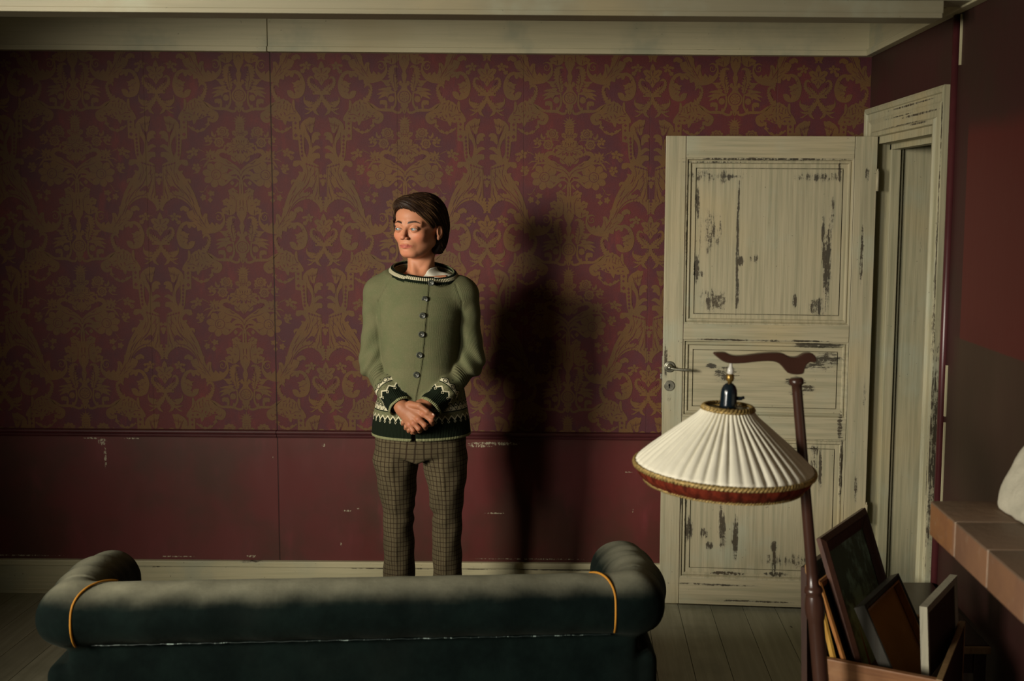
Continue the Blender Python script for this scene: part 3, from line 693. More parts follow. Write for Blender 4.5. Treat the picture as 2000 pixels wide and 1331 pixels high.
for zz in (dp(0,352)[1],dp(0,990)[1]):
    mb = MB(); mb.tube([(.004,-TH+.002,zz-.04),(.004,-TH+.002,zz+.04)],.006,10); mb.tube([(.004,-TH+.002,zz+.04),(.004,-TH+.002,zz+.05)],[.004,.002],8); mb.build('hinge','cream_door',door,smooth=True)
# ================================================================== THINGS
# ------------------------------------------------------------------ SOFA
g = G('green_velvet'); x,y,z = g.obj(); n = g.noise(7,5,.65); n2 = g.noise(22,3,.6,3); n3 = g.noise(3,3,.5,8)
col = g.mix((.0012,.0038,.0034),(.0035,.0085,.0072), g.step(n,.35,.7)); col = g.mix(col,(.008,.011,.009), g.step(n3,.5,.75)*.5)
# light on the upward sides, painted into the pile colour, stored on the mesh
(_wv,_wc) = g.attr('top_light'); worn = g.step(_wv[0]+(n-.5)*.35+(n3-.5)*.25,.22,1.3)
col = g.mix(col,(.27,.26,.185), worn*(n*.5+.5))  # worn mixes in the painted light of crest and arm tops
MT['green_velvet'] = g.out(col,.85,.06,bump=n2,bd=.002, Sheen_Weight=.05, Sheen_Roughness=.5, Sheen_Tint=(.45,.5,.4))
plain('orange_cord',(.34,.15,.018),.7,.2); plain('pale_thread',(.20,.26,.24),.35,.6); plain('dark_wood_leg',(.02,.011,.007),.35,.5)
sofa = empty('sofa',(-.60,2.93,0),math.radians(4.3),'dark green velvet sofa with rolled arms, its back turned to the viewer','sofa')
PB = [(-.765,0,.600),(.755,0,.600)]
def roll_arm(s): return [(s*.760,0,.598),(s*(.785 if s > 0 else .80),.20,.568),(s*(.79 if s > 0 else .85),.42,.524),(s*(.79 if s > 0 else .872),.60,.484)]
def sofa_sdf(p):
    f = cap(p,PB[0],PB[1],.083)
    x = np.abs(p[0]); q = (x,p[1],p[2])
    for sg in (1,-1):
        A = roll_arm(sg); RR = (.088,.093,.096,.101) if sg > 0 else (.088,.090,.092,.094)
        for i in range(3): f = smin(f, cap(p,A[i],A[i+1],RR[i],RR[i+1]), .02)
    f = f-.0018*np.sin(x*40+p[1]*23)*np.sin(p[1]*31+p[2]*17)
    body = rbox(p,(0,.03,.345),(.775,.062,.27),.03)
    arm = np.minimum(rbox(p,(.768,.31,.27),(.062,.335,.19),.03),rbox(p,(-.785,.31,.27),(.050,.335,.19),.03))
    f = smin(f, body, .012); f = smin(f, arm, .012)
    base = rbox(p,(0,.31,.20),(.72,.33,.10),.02)
    f = smin(f, base, .01)
    # seam across each arm roll, where back and arm covers meet
    d = np.abs(q[1]-.075-(q[2]-.6)*.2)
    f = f+.006*np.exp(-(d/.006)**2)*(x>.62)*(p[2]>.56)
    d2 = np.abs(p[2]-.528); f = f+.003*np.exp(-(d2/.008)**2)*(p[1]<0)
    return f
v,f = nets(sofa_sdf,(-1.03,-.12,.06),(.98,.80,.74),.0085); v = relax(v,f,1)
me = fastmesh('upholstery',v,f)
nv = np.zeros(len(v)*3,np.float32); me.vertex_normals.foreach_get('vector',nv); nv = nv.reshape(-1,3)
rb_ = np.clip(nv[:,2],0,1)**1.5*np.clip((v[:,2]-.50)/.05,0,1); vattr(me,'top_light',np.stack([rb_]*3,1)); link('upholstery',me,'green_velvet',sofa,True)  # upward-facing parts take the painted light
mb = MB(); mb.box(-.69,-.004,.095,.66,.302,.44,bev=.03); mb.build('seat_cushion','green_velvet',sofa,auto=True)
mb = MB(); mb.box(.004,.69,.095,.66,.302,.44,bev=.03); mb.build('seat_cushion','green_velvet',sofa,auto=True)
for s in (-1,1):
    pts = []
    for k in range(15):
        t = math.radians(62+k*(228-62)/14)   # over the top, down the back of the roll
        xx = s*((.655 if s < 0 else .640) + (.080 if s < 0 else .062)*math.sin(min(1,max(0,(k)/8))*PI/2))
        rq = .0845 if s > 0 else .0875+.002*math.sin(min(1,k/9)*PI/2)
        pts.append((xx, rq*math.cos(t), .600+rq*math.sin(t)-(.002 if s < 0 else 0)))
    mb = MB(); mb.tube(crom(pts,3),.0032,8); mb.build('corner_piping','orange_cord',sofa,smooth=True)
g = G('worn_seam_cord'); nn_ = g.noise((28,1,1),5,.8,3.); nb = g.noise((5,1,1),3,.6,8.)
MT['worn_seam_cord'] = g.out(g.mix((.004,.010,.009),(.26,.34,.31),g.step(nn_,.52,.62)*g.step(nb,.40,.55)),.45,.5)  # pale patches paint glints along the worn cord
mb = MB(); mb.tube([(-.70+k*.0155,-.0455+.0006*math.sin(k*2.3),.5275+.0008*math.sin(k*1.7)) for k in range(91)],[.0014+.0007*abs(math.sin(k*1.1)) for k in range(91)],6)
mb.build('seam_cord','worn_seam_cord',sofa,smooth=True,label='dark worn cord with pale painted glints')
for sx,sy in ((-1,.0),(1,.0),(-1,.58),(1,.58)):
    mb = MB(); mb.lathe([(.018,0),(.026,.03),(.03,.06),(.02,.08),(.028,.11)],16,Matrix.Translation((sx*.70,sy+.03,0))); mb.build('leg','dark_wood_leg',sofa,smooth=True)
# ------------------------------------------------------------------ FLOOR LAMP
plain('pleated_silk',(.78,.74,.60),.85,.15,amt=.06,sc=(20,20,3),Subsurface_Weight=.0)
plain('gold_braid',(.36,.25,.085),.5,.5,amt=.5,sc=(160,160,160),Metallic=.35)
plain('rust_velvet',(.13,.018,.007),.7,.2,amt=.5,sc=(60,60,30))
plain('brown_lacquer',(.048,.020,.013),.28,.55,amt=.12)
plain('black_bakelite',(.006,.012,.017),.18,.7,amt=.1)
plain('aged_brass',(.30,.19,.05),.35,.6,amt=.25,sc=(40,40,40),Metallic=.8)
plain('porcelain',(.65,.63,.56),.2,.6,amt=.03)
LX,LY = .362,2.60
lamp = empty('floor_lamp',(.640,LY,0),0,'brown lacquered floor lamp with pleated cream shade edged in gold braid','floor lamp')
def lpt(px,py,Y=LY):      # point of the plane y = Y seen at a pixel, relative to the lamp foot
    d = wv+rr*((px-1131)/2150.)-ur*((py-607)/2150.); k = Y/d.y
    return (d.x*k-.640, Y-LY, H_CAM+d.z*k)
axis = [lpt(1555,738),lpt(1571,870),lpt(1588,1110),lpt(1593,1180),lpt(1600,1290)]
ptop = Vector(axis[0]); pdir = (Vector(axis[-1])-ptop).normalized()
foot = ptop+pdir*((ptop.z-.03)/-pdir.z)
def along(z): return tuple(ptop+pdir*((z-ptop.z)/pdir.z))
prof = [(1.302,.0135),(1.299,.0165),(1.293,.0175),(1.288,.0165),(1.284,.0125),(1.27,.0122),(1.0,.0130),(.83,.0140),(.792,.0145),(.788,.0190),(.782,.0225),(.776,.0225),(.771,.0190),(.766,.0205),(.752,.0235),(.735,.0245),(.718,.0235),(.706,.0205),(.70,.0195),(.60,.0195),(.40,.0200),(.20,.0205),(.12,.026),(.08,.022),(.03,.022)]
mb = MB(); mb.tube([along(z) for z,r in prof],[r for z,r in prof],24); mb.build('pole','brown_lacquer',lamp,smooth=True)
mb = MB(); mb.lathe([(.095,0),(.097,.012),(.09,.026),(.06,.036),(.040,.05),(.03,.07)],40,Matrix.Translation((foot.x,foot.y,0))); mb.build('foot','brown_lacquer',lamp,smooth=True)
def c6(cx,cy): return (1360+cx/6.654, 660+cy/6.654)
out_ = [(215,200),(290,185),(375,188),(430,215),(520,232),(640,225),(780,205),(920,192),(1050,190),(1130,205),(1195,238),(1260,250),(1320,240),(1380,205),(1450,190),(1510,205),(1545,250),(1550,300),(1520,318),(1470,312),(1425,345),(1400,400),(1385,455),(1330,470),(1260,470),(1180,450),(1120,380),(1060,325),(980,300),(860,300),(720,312),(600,325),(480,330),(400,322),(330,295),(270,250)]
poly = []
for q in crom(out_,2,True):
    p = lpt(*c6(*q)); poly.append((p[0],p[2]))
mb = MB(); mb.prism(poly,-.013,.013); o = mb.build('arm','brown_lacquer',lamp)
bv = o.modifiers.new('bevel','BEVEL'); bv.width = .004; bv.segments = 3; bv.limit_method = 'ANGLE'; bv.angle_limit = math.radians(50)
T = Matrix.Translation(Vector(lpt(1422,796)))@Matrix.Rotation(math.radians(2.6),4,'Y')
N = 400; NP = 46
rows = [(.0575,0.0),(.061,-.004),(.075,-.020),(.110,-.048),(.150,-.080),(.185,-.109),(.208,-.130),(.2145,-.140)]
jit = [random.uniform(-.35,.35) for _ in range(NP)]; dep = [random.uniform(.6,1.4) for _ in range(NP)]
def pleat(k,r):
    a = k/N*NP; i = int(a)%NP; fr_ = a-int(a); w = fr_+jit[i]*.25*math.sin(PI*fr_)
    return -.0048*dep[i]*(math.cos(2*PI*w)*.5+.5)**2.2*(min(1,.55+r/.16*.5))
mb = MB(); v = []; f = []
for side in (0,1):
    base = len(v)
    for (r,z) in rows:
        for k in range(N):
            a = 2*PI*k/N; d = pleat(k,r)*(.35 if r>.21 else 1)
            R_ = r+d*.75-(.0012 if side else 0); v.append((R_*math.cos(a),R_*math.sin(a),z+d*.8-(.0012 if side else 0)))
    for i in range(len(rows)-1):
        for k in range(N): a = base+i*N+k; b = base+i*N+(k+1)%N; f.append((a,b,b+N,a+N))
m_ = len(rows)*N
for k in range(N):
    f.append((k,(k+1)%N,m_+(k+1)%N,m_+k)); a = (len(rows)-1)*N; f.append((a+k,a+(k+1)%N,m_+a+(k+1)%N,m_+a+k))
mb.add(v,f,T); shade = mb.build('lamp_shade','pleated_silk',lamp,smooth=True)
def braid(name, R0, z0, w, n, amp, rad=.0032, slope=0.):
    mb = MB()
    for ph in (0,PI):
        pts = []
        for k in range(n*6):
            a = 2*PI*k/(n*6); s_ = math.sin(n*a/1+ph)
            pts.append(((R0+slope*s_*w+.0022*math.cos(n*a+ph))*math.cos(a),(R0+slope*s_*w+.0022*math.cos(n*a+ph))*math.sin(a),z0+w*s_))
        mb.tube(pts,rad,5,T,closed=True)
    return mb
mb = braid('b',.2165,-.1445,.0045,70,1)
mb.tube([(.2175*math.cos(2*PI*k/90),.2175*math.sin(2*PI*k/90),-.1440) for k in range(90)],.0032,6,T,closed=True)
mb.build('braid_trim','gold_braid',shade,smooth=True)
mb = braid('b',.0595,.000,.0040,20,1,.0036,slope=-.8)
mb.build('braid_trim','gold_braid',shade,smooth=True)
mb = MB(); v=[];f=[]; n=160
for (r,z) in ((.2160,-.146),(.2145,-.150),(.208,-.165),(.191,-.182),(.189,-.182),(.206,-.163),(.213,-.147)):
    for k in range(n):
        a=2*PI*k/n; q=.0015*math.sin(k*2.1)+.001*math.sin(k*.77); v.append(((r+q)*math.cos(a),(r+q)*math.sin(a),z))
for i in range(7):
    for k in range(n): a=i*n+k; b=i*n+(k+1)%n; c=((i+1)%7)*n; f.append((a,b,c+(k+1)%n,c+k))
mb.add(v,f,T); val = mb.build('valance','rust_velvet',shade,smooth=True)
mb = braid('b',.1905,-.1835,.0022,80,1,.0019); mb.build('braid_trim','gold_braid',val,smooth=True)
# wire spider ring, socket and hanging fittings
mb = MB()
for k in range(3):
    a = k*2*PI/3+.4; mb.tube([(0,0,.004),(.057*math.cos(a),.05*math.sin(a),.0)],.0015,6,T)
mb.build('shade_carrier','aged_brass',shade,smooth=True)
T0 = T; T = T@Matrix.Scale(1.2,4)
mb = MB(); mb.lathe([(.0155,-.02),(.0160,-.004),(.0175,.000),(.0168,.006),(.0165,.028),(.0155,.036),(.0125,.043),(.0085,.047),(.006,.049)],28,T); sock = mb.build('socket','black_bakelite',lamp,smooth=True)
mb = MB(); mb.tube([(.012,0,.019),(.024,-.001,.019),(.031,-.001,.022)],[.0042,.0038,.0028],8,T); mb.build('switch','black_bakelite',sock,smooth=True)
mb = MB(); mb.lathe([(.0045,.045),(.0045,.052),(.0078,.054),(.0080,.060),(.0078,.066),(.005,.068)],16,T); mb.build('brass_nipple','aged_brass',sock,smooth=True)
mb = MB(); mb.lathe([(.0045,.066),(.0068,.070),(.0062,.077),(.0035,.082),(.0025,.090)],16,T); mb.build('insulator','porcelain',sock,smooth=True)
mb = MB(); mb.tube([T@Vector((0,0,z)) for z in (.080,.088,.096)],.0016,6); mb.build('hook','aged_brass',sock,smooth=True)
mb = MB(); mb.lathe([(.010,-.05),(.028,-.085),(.03,-.10),(.026,-.118),(.012,-.128),(.001,-.13)],24,T@Matrix.Translation((0,0,.028))); mb.build('bulb','porcelain',sock,smooth=True)
# ------------------------------------------------------------------ CRATE AND PICTURE FRAMES
def wood(name, a, b, c, sc=(40,40,3), rough=.5, spec=.35):
    g = G(name); n = g.noise(sc,5,.65); n2 = g.noise(6,4,.6,4); n3 = g.noise(tuple(q*3 for q in sc),3,.6,9)
    col = g.mix(a,b,g.step(n,.35,.7)); col = g.mix(col,c,g.step(n2,.5,.78)*.8); col = g.mix(col,tuple(v*.5 for v in a),g.step(n3,.55,.8)*.5)
    MT[name] = g.out(col,rough,spec,bump=n,bd=.0008); return name
wood('crate_wood',(.25,.112,.044),(.17,.068,.026),(.33,.18,.09),(4,50,50))
wood('bare_edge_wood',(.30,.19,.085),(.20,.12,.05),(.12,.065,.03),(30,30,4))
wood('dark_crate_wood',(.045,.018,.010),(.028,.012,.008),(.07,.035,.018),(30,30,3))
wood('mahogany_frame',(.085,.035,.020),(.055,.025,.018),(.060,.055,.042),(50,50,3),.4,.45)
wood('grey_frame_wood',(.030,.029,.021),(.024,.018,.012),(.06,.032,.018),(60,60,3))
wood('orange_frame_wood',(.36,.15,.035),(.24,.085,.02),(.45,.24,.07),(60,60,3),.4,.4)
wood('gold_frame_wood',(.50,.29,.05),(.36,.18,.025),(.60,.38,.10),(60,60,3),.35,.5)
wood('raw_board_back',(.50,.235,.070),(.42,.19,.055),(.58,.28,.09),(3,3,3),.8,.1)
wood('white_frame_wood',(.40,.37,.27),(.34,.32,.24),(.44,.38,.26),(60,60,4),.6,.25)
wood('brown_board',(.055,.030,.016),(.04,.022,.012),(.07,.035,.02),(5,5,5),.6,.3)
wood('pine_wood',(.42,.24,.10),(.34,.18,.07),(.5,.32,.16),(30,30,4))
wood('black_frame_wood',(.018,.017,.015),(.012,.012,.012),(.035,.03,.022),(50,50,4),.4,.4)
g = G('dark_green_painting'); x,y,z = g.obj(); n = g.noise((7,7,4),5,.7); n2 = g.noise(22,4,.6,3)
col = g.mix((.11,.19,.135),(.32,.58,.46), g.step(n,.50,.62)); col = g.mix(col,(.18,.20,.11), g.step(n2,.55,.8)*.5)
MT['dark_green_painting'] = g.out(col,.45,.35,bump=n2,bd=.0006)
CZ = .55
FR,BR = Vector((.900,2.604,0)),Vector((1.090,2.932,0)); FL = Vector((.615,2.746,0)); 
ax = (FR-FL).normalized(); ay = Vector((-ax.y,ax.x,0)); Wc = (FR-FL).length; Lc = .43
crate = empty('wooden_crate',tuple(FL),math.atan2(ax.y,ax.x),'old reddish wooden crate full of picture frames, beside the floor lamp','crate')
def cb(name, b, m, bev=.003, **k):
    mb = MB(); mb.box(*b,bev=bev); return mb.build(name,m,crate,**k)
cb('front_board',(0,Wc,0,.018,.30,CZ),'crate_wood'); cb('front_board',(0,Wc,0,.018,.005,.296),'crate_wood')
cb('back_board',(0,Wc,Lc-.018,Lc,.005,CZ),'pine_wood')
cb('side_board',(Wc-.014,Wc,.0185,Lc-.0185,.30,CZ-.002),'dark_crate_wood'); cb('side_board',(Wc-.014,Wc,.0185,Lc-.0185,.005,.296),'dark_crate_wood')
cb('side_board',(0,.014,.0185,Lc-.0185,.30,CZ-.002),'dark_crate_wood'); cb('side_board',(0,.014,.0185,Lc-.0185,.005,.296),'dark_crate_wood')
cb('bottom_board',(.0145,Wc-.0145,.0185,Lc-.0185,.005,.02),'dark_crate_wood')
cb('corner_post',(Wc-.036,Wc-.0145,Lc-.040,Lc-.0185,.02,CZ+.006),'pine_wood',label='pale pine corner post')
cb('corner_post',(.0145,.036,.0185,.040,.02,CZ-.01),'pine_wood')
mb = MB(); mb.box(Wc-.0145,Wc+.0005,.0,Lc,CZ-.0018,CZ+.002,bev=.001); mb.build('top_edge','bare_edge_wood',crate,label='pale worn top edge')
def pix(px,py,Y):
    d = wv+rr*((px-1131)/2150.)-ur*((py-607)/2150.); k = Y/d.y
    return Vector((d.x*k,Y,H_CAM+d.z*k))
def picture(name, TL, TR, BL, hgt, thick, wfr, mats, label, cat='picture frame', panel_mat=None, front=1, lip=.006, group=None, rec=.35):
    """frame whose top corners and left edge are given as points; front=1: face towards the viewer's right"""
    TL,TR,BL = map(Vector,(TL,TR,BL)); u = (TR-TL); w = u.length; u.normalize()
    dn = (BL-TL); dn = (dn-u*dn.dot(u)).normalized()
    nrm = u.cross(dn)                               # towards the viewer side
    if nrm.y > 0: nrm = -nrm
    Mx = Matrix((u,dn,nrm)).transposed().to_4x4()
    org = TL+dn*hgt
    o = empty(name,tuple(org),0,label,cat,group)
    Mx.translation = TL-org
    mb = MB()
    loops = [(0,-thick),(0,0),(wfr*.30,lip),(wfr*.45,lip*.4),(wfr*.8,-.002),(wfr,-thick*rec)]
    v = []; 
    for ins,dz in loops: v += [(ins,ins,dz),(w-ins,ins,dz),(w-ins,hgt-ins,dz),(ins,hgt-ins,dz)]
    n = len(loops); v += [(wfr,wfr,-thick),(w-wfr,wfr,-thick),(w-wfr,hgt-wfr,-thick),(wfr,hgt-wfr,-thick)]
    f = []
    for i in range(n):
        for j in range(4): f.append((i*4+j,i*4+(j+1)%4,(i+1)*4+(j+1)%4,(i+1)*4+j))
    for j in range(4): f.append((n*4+j,n*4+(j+1)%4,(j+1)%4,j))
    mb.add(v,f,Mx); mb.build('frame',mats,o)
    mb = MB(); dz = -thick*rec-.002 if front else -thick*.75
    mb.box(wfr-.001,w-wfr+.001,wfr-.001,hgt-wfr+.001,dz-.004,dz,Mx); mb.build('picture' if front else 'backing_board',panel_mat,o)
    return o,Mx,w
# large dark frame with a green painting, leaning left in the crate
def top(TL, px, py):        # point at the same height seen at a pixel
    d = wv+rr*((px-1131)/2150.)-ur*((py-607)/2150.); k = (TL.z-H_CAM)/d.z
    return Vector((d.x*k,d.y*k,TL.z))
TL = pix(1602,1052,2.83); TR = top(TL,1690,992)
picture('picture_frame',TL,TR,pix(1695,1310,2.81),.42,.012,.048,'mahogany_frame','large mahogany picture frame with dark green painting, tallest in the crate',panel_mat='dark_green_painting',lip=.008,rec=.5)
TL = pix(1688,1183,2.76); TR = top(TL,1755,1120)
oo,Mx,w_ = picture('picture_frame',TL,TR,pix(1745,1305,2.73),.31,.030,.016,'grey_frame_wood','shallow grey-edged picture frame turned to show its orange-brown backing board',panel_mat='raw_board_back',front=0,lip=.002,rec=.2)
mb = MB(); mb.box(.014,w_-.014,.0145,.020,-.02,-.001,Mx); mb.box(w_-.0195,w_-.0145,.016,.38,-.02,-.001,Mx); mb.build('inner_edge','orange_frame_wood',oo)
mb = MB(); mb.lathe([(.003,0),(.004,.003),(.002,.005)],10,Mx@Matrix.Translation((.022,.24,-.024))); mb.build('hanging_ring','old_steel',oo)
TL = pix(1811,1187,2.73); TR = top(TL,1870,1124)
picture('picture_frame',TL,TR,pix(1816,1320,2.73),.215,.020,.022,['white_frame_wood'],'upright white-edged picture frame with dark brown face, nearest the brick mantel',panel_mat='brown_board',lip=.0,rec=.12)
TL = pix(1600,1136,2.78); TR = top(TL,1640,1105)
picture('picture_frame',TL,TR,pix(1662,1290,2.77),.30,.008,.020,'orange_frame_wood','narrow orange-brown wooden frame with dark centre, left of the large mahogany frame',panel_mat='black_frame_wood',lip=.003)
TL = pix(1603,1178,2.765); TR = top(TL,1620,1163)
picture('picture_frame',TL,TR,pix(1636,1290,2.76),.26,.010,.018,'gold_frame_wood','small golden yellow frame behind the lamp pole, leaning in the crate',panel_mat='black_frame_wood',lip=.004)
TL = pix(1575,1110,2.84); TR = top(TL,1613,1084)
picture('picture_frame',TL,TR,pix(1578,1300,2.84),.752,.016,.05,'dark_crate_wood','plain dark brown frame standing beside the crate behind the lamp pole, its corner chipped',panel_mat='brown_board',lip=.001)
bpy.context.view_layer.update()
oc = [o for o in COL.objects if o.get('label','').startswith('plain dark brown')][0]
chip = pix(1578,1122,2.832)-Vector(oc.location)
mb = MB(); pr = [(-.004,.024),(.003,.018),(.006,.0),(.008,-.020),(.002,-.024),(-.006,-.010),(-.008,.008)]
mb.prism([(chip.x+a,chip.z+b+.012) for a,b in pr],chip.y-.010,chip.y+.004); mb.build('bare_chip','pine_wood',oc,label='pale broken wood corner')
# ------------------------------------------------------------------ BENCH along the right wall
wood('bench_top_wood',(.020,.012,.008),(.015,.008,.006),(.028,.017,.010),(40,3,40),.3,.35)
bench = empty('low_bench',(1.095,3.31,0),0,'low dark brown glossy wooden bench along the right wall behind the crate','bench')
mb = MB(); mb.box(-.095,.098,-.245,.285,.428,.45,bev=.004); mb.build('bench_top','bench_top_wood',bench)
mb = MB(); mb.box(.0,.097,-.257,-.2455,.429,.449,bev=.002); mb.build('end_edge','bare_edge_wood',bench,label='pale wooden end edge')
for sx in (-1,1):
    for sy in (-1,1):
        mb = MB(); a = sx*.075; b = .017+sy*.235; mb.box(a-.018,a+.018,b-.018,b+.018,0,.4275,bev=.003); mb.build('leg','dark_crate_wood',bench)
mb = MB(); mb.box(-.056,.056,-.228,-.208,.36,.42); mb.build('apron','dark_crate_wood',bench)
# ------------------------------------------------------------------ BRICK MANTEL AND STONE
g = G('glazed_brick'); x,y,z = g.obj(); n = g.noise(9,5,.6); n2 = g.noise(40,3,.6,4)
bid = g.fr(g.sin(g.floor((y-2.342)/.189+.0)*7.3)*431.7)
col = g.mix((.25,.112,.040),(.18,.078,.034), g.step(n,.35,.7)); col = g.mix(col,(.20,.115,.075), bid*.6); col = g.mix(col,(.30,.22,.15), g.step(n2,.58,.8)*.4)
topz = g.step(z+n2*.004,1.025,1.029)
col = g.mix(col,(.15,.105,.07), topz*.8)
MT['glazed_brick'] = g.out(col,.55,.35,bump=n2+n,bd=.002)
plain('lime_mortar',(.42,.33,.25),.9,.1)
man = empty('brick_mantel',(1.02,1.9,0),0,'orange-brown brick mantel shelf jutting from the right wall','mantel')
ys = [2.511,2.342,2.150,1.960,1.770,1.58,1.39,1.2]
for i in range(len(ys)-1):
    mb = MB(); mb.box(.822-1.02,XR-.002-1.02,ys[i+1]-1.9+.0022,ys[i]-1.9-(.0022 if i else 0),.948,1.03,bev=.006); mb.build('brick','glazed_brick',man,auto=True)
mb = MB(); mb.box(.8245-1.02,XR-.003-1.02,-.699,.606,.950,1.0275); mb.build('mortar','lime_mortar',man)
g = G('whitewashed_stone'); n = g.noise(35,5,.7); n2 = g.noise(6,4,.6,3)
col = g.mix((.56,.52,.40),(.40,.38,.29), g.step(n2,.4,.7)); MT['whitewashed_stone'] = g.out(col,.9,.1,bump=n+n2,bd=.004)
def stone(p):
    f = rbox(p,(1.085,2.10,1.115),(.137,.372,.10),.035)
    f = smax(f,(p[0]-.950)*(-.87)+(p[2]-1.062)*.48,.03); f = smax(f,p[0]-1.205,.01)
    f = f+.0022*np.sin(p[0]*60+p[1]*33)*np.sin(p[1]*47+p[2]*55)+.004*np.sin(p[0]*17+p[1]*11+1)*np.sin(p[1]*9-p[2]*21)
    return smax(f, 1.0315-p[2], .001)
v,f = nets(stone,(.9,1.68,1.0),(1.25,2.52,1.24),.008); v = relax(v,f,1)
me = fastmesh('stone_block',v,f); tag(link('stone_block',me,'whitewashed_stone',None,True),'rough whitewashed stone block lying on the brick mantel','stone')
# ================================================================== THE WOMAN
HX,HY = -.597,4.10
person = empty('person',(HX,HY,0),0,'standing person in green patterned cardigan and checked trousers, hands clasped, looking to one side','person')
cA,sA = math.cos(math.radians(23)),math.sin(math.radians(23))
HO = np.array([-.002,0,1.612]); HS = 1.06
def h2b(v):     # head space (x right, y back, z above the eyes) -> body space
    v = np.asarray(v,float); x = v[...,0]*HS; y = v[...,1]*HS
    return np.stack([x*cA+y*sA+HO[0], -x*sA+y*cA+HO[1], v[...,2]+HO[2]],-1)
def b2h(p):
    x = p[0]-HO[0]; y = p[1]-HO[1]
    return ((x*cA-y*sA)/HS, (x*sA+y*cA)/HS, p[2]-HO[2])
def pxl(px,py,yl=0.):       # body-space point seen at a pixel, at depth yl from the body's centre plane
    d = wv+rr*((px-1131)/2150.)-ur*((py-607)/2150.); k = (HY+yl)/d.y
    return (d.x*k-HX, yl, H_CAM+d.z*k)
def head_sdf(q):
    ax_ = np.abs(q[0]); s = (ax_,q[1],q[2])
    f = ell(q,(0,.018,.030),(.076,.096,.088))
    f = smin(f,ell(q,(0,-.026,-.030),(.0585,.060,.078)),.02)
    f = smin(f,ell(q,(0,-.018,.048),(.064,.070,.050)),.02)
    f = smin(f,cap(s,(.046,.000,-.050),(.014,-.058,-.085),.018,.017),.026)
    f = smin(f,ell(q,(0,-.068,-.0870),(.024,.015,.0140)),.014)
    f = smin(f,ell(s,(.0405,-.056,-.022),(.0195,.020,.017)),.022)
    f = smin(f,cap(s,(.012,-.078,.0185),(.045,-.064,.018),.010,.009),.012)
    f = smin(f,ell(q,(0,-.074,-.058),(.026,.017,.022)),.014)
    f = smax(f,-ell(s,(.031,-.100,-.001),(.0185,.020,.0125)),.012)
    f = smin(f,ell(s,(.031,-.0735,.0),(.0155,.0155,.0150)),.004)
    f = smin(f,cap(q,(0,-.080,.014),(0,-.1005,-.026),.0056,.0080),.010)
    f = smin(f,ell(q,(0,-.1025,-.030),(.0085,.0080,.0072)),.005)
    f = smin(f,ell(s,(.0108,-.0935,-.0335),(.0060,.0090,.0058)),.004)
    f = smax(f,-ell(s,(.0058,-.1015,-.0400),(.0030,.0055,.0030)),.002)
    # lips
    for a,b,r1,r2 in (((.0250,-.0815,-.0616),(.010,-.0915,-.0585),.0020,.0032),((.010,-.0915,-.0585),(.0025,-.0930,-.0575),.0032,.0032)):
        f = smin(f,cap(s,a,b,r1,r2),.0035)
    f = smin(f,cap(s,(.021,-.0830,-.0642),(.0,-.0912,-.0658),.0022,.0044),.0035)
    mth = np.minimum(cap(s,(.0265,-.0820,-.0626),(.010,-.0945,-.0612),.0010,.0012),cap(s,(.010,-.0945,-.0612),(0,-.0970,-.0618),.0012,.0012))
    f = smax(f,-mth,.0016)
    f = smax(f,-ell(q,(0,-.0905,-.0755),(.012,.0035,.0035)),.004)
    f = smax(f,-ell(q,(0,-.0965,-.0485),(.0028,.003,.006)),.004)
    # almond opening of the lids
    al = ell(s,(.0305,-.0895,-.0012),(.0145,.012,.0041))
    f = smax(f,-al,.0012)
    # upper-lid crease
    cr = cap(s,(.019,-.0870,.0072),(.042,-.0830,.0062),.0009); f = smax(f,-cr,.0016)
    # ears
    e = ell(s,(.0785,.012,-.012),(.0080,.0165,.0260)); e = smax(e,-ell(s,(.0855,.003,-.008),(.0065,.0100,.0165)),.002)
    e = smin(e,ell(s,(.0815,.0145,-.012),(.003,.004,.012)),.003); e = smin(e,ell(s,(.078,.004,-.034),(.005,.007,.008)),.004)
    f = smin(f,e,.004)
    return f
NKA,NKB = (.002,.024,1.560),(.004,.034,1.400)
def body_top(p):
    f = head_sdf(b2h(p))
    nk = cap(p,NKA,NKB,.0485,.052)
    nk = smin(nk,cap(p,(-.036,.018,1.53),(-.012,-.030,1.435),.0105,.008),.014); nk = smin(nk,cap(p,(.050,.024,1.53),(.018,-.028,1.435),.0105,.008),.014)
    f = smin(f,nk,.014)
    ch = cap(p,(-.115,.012,1.378),(.125,.012,1.372),.056)
    ch = smin(ch,ell(p,(.004,.000,1.375),(.15,.088,.070)),.03)
    ch = smax(ch,-ell(p,(-.004,-.078,1.446),(.010,.016,.013)),.01)
    ch = smin(ch,cap(p,(-.018,-.070,1.428),(-.10,-.03,1.438),.0075,.008),.012); ch = smin(ch,cap(p,(.012,-.070,1.428),(.10,-.03,1.434),.0075,.008),.012)
    return smin(f,ch,.03)
v1,f1 = nets(body_top,(-.19,-.135,1.30),(.20,.135,1.74),.0017); v1 = relax(v1,f1,1,.4)
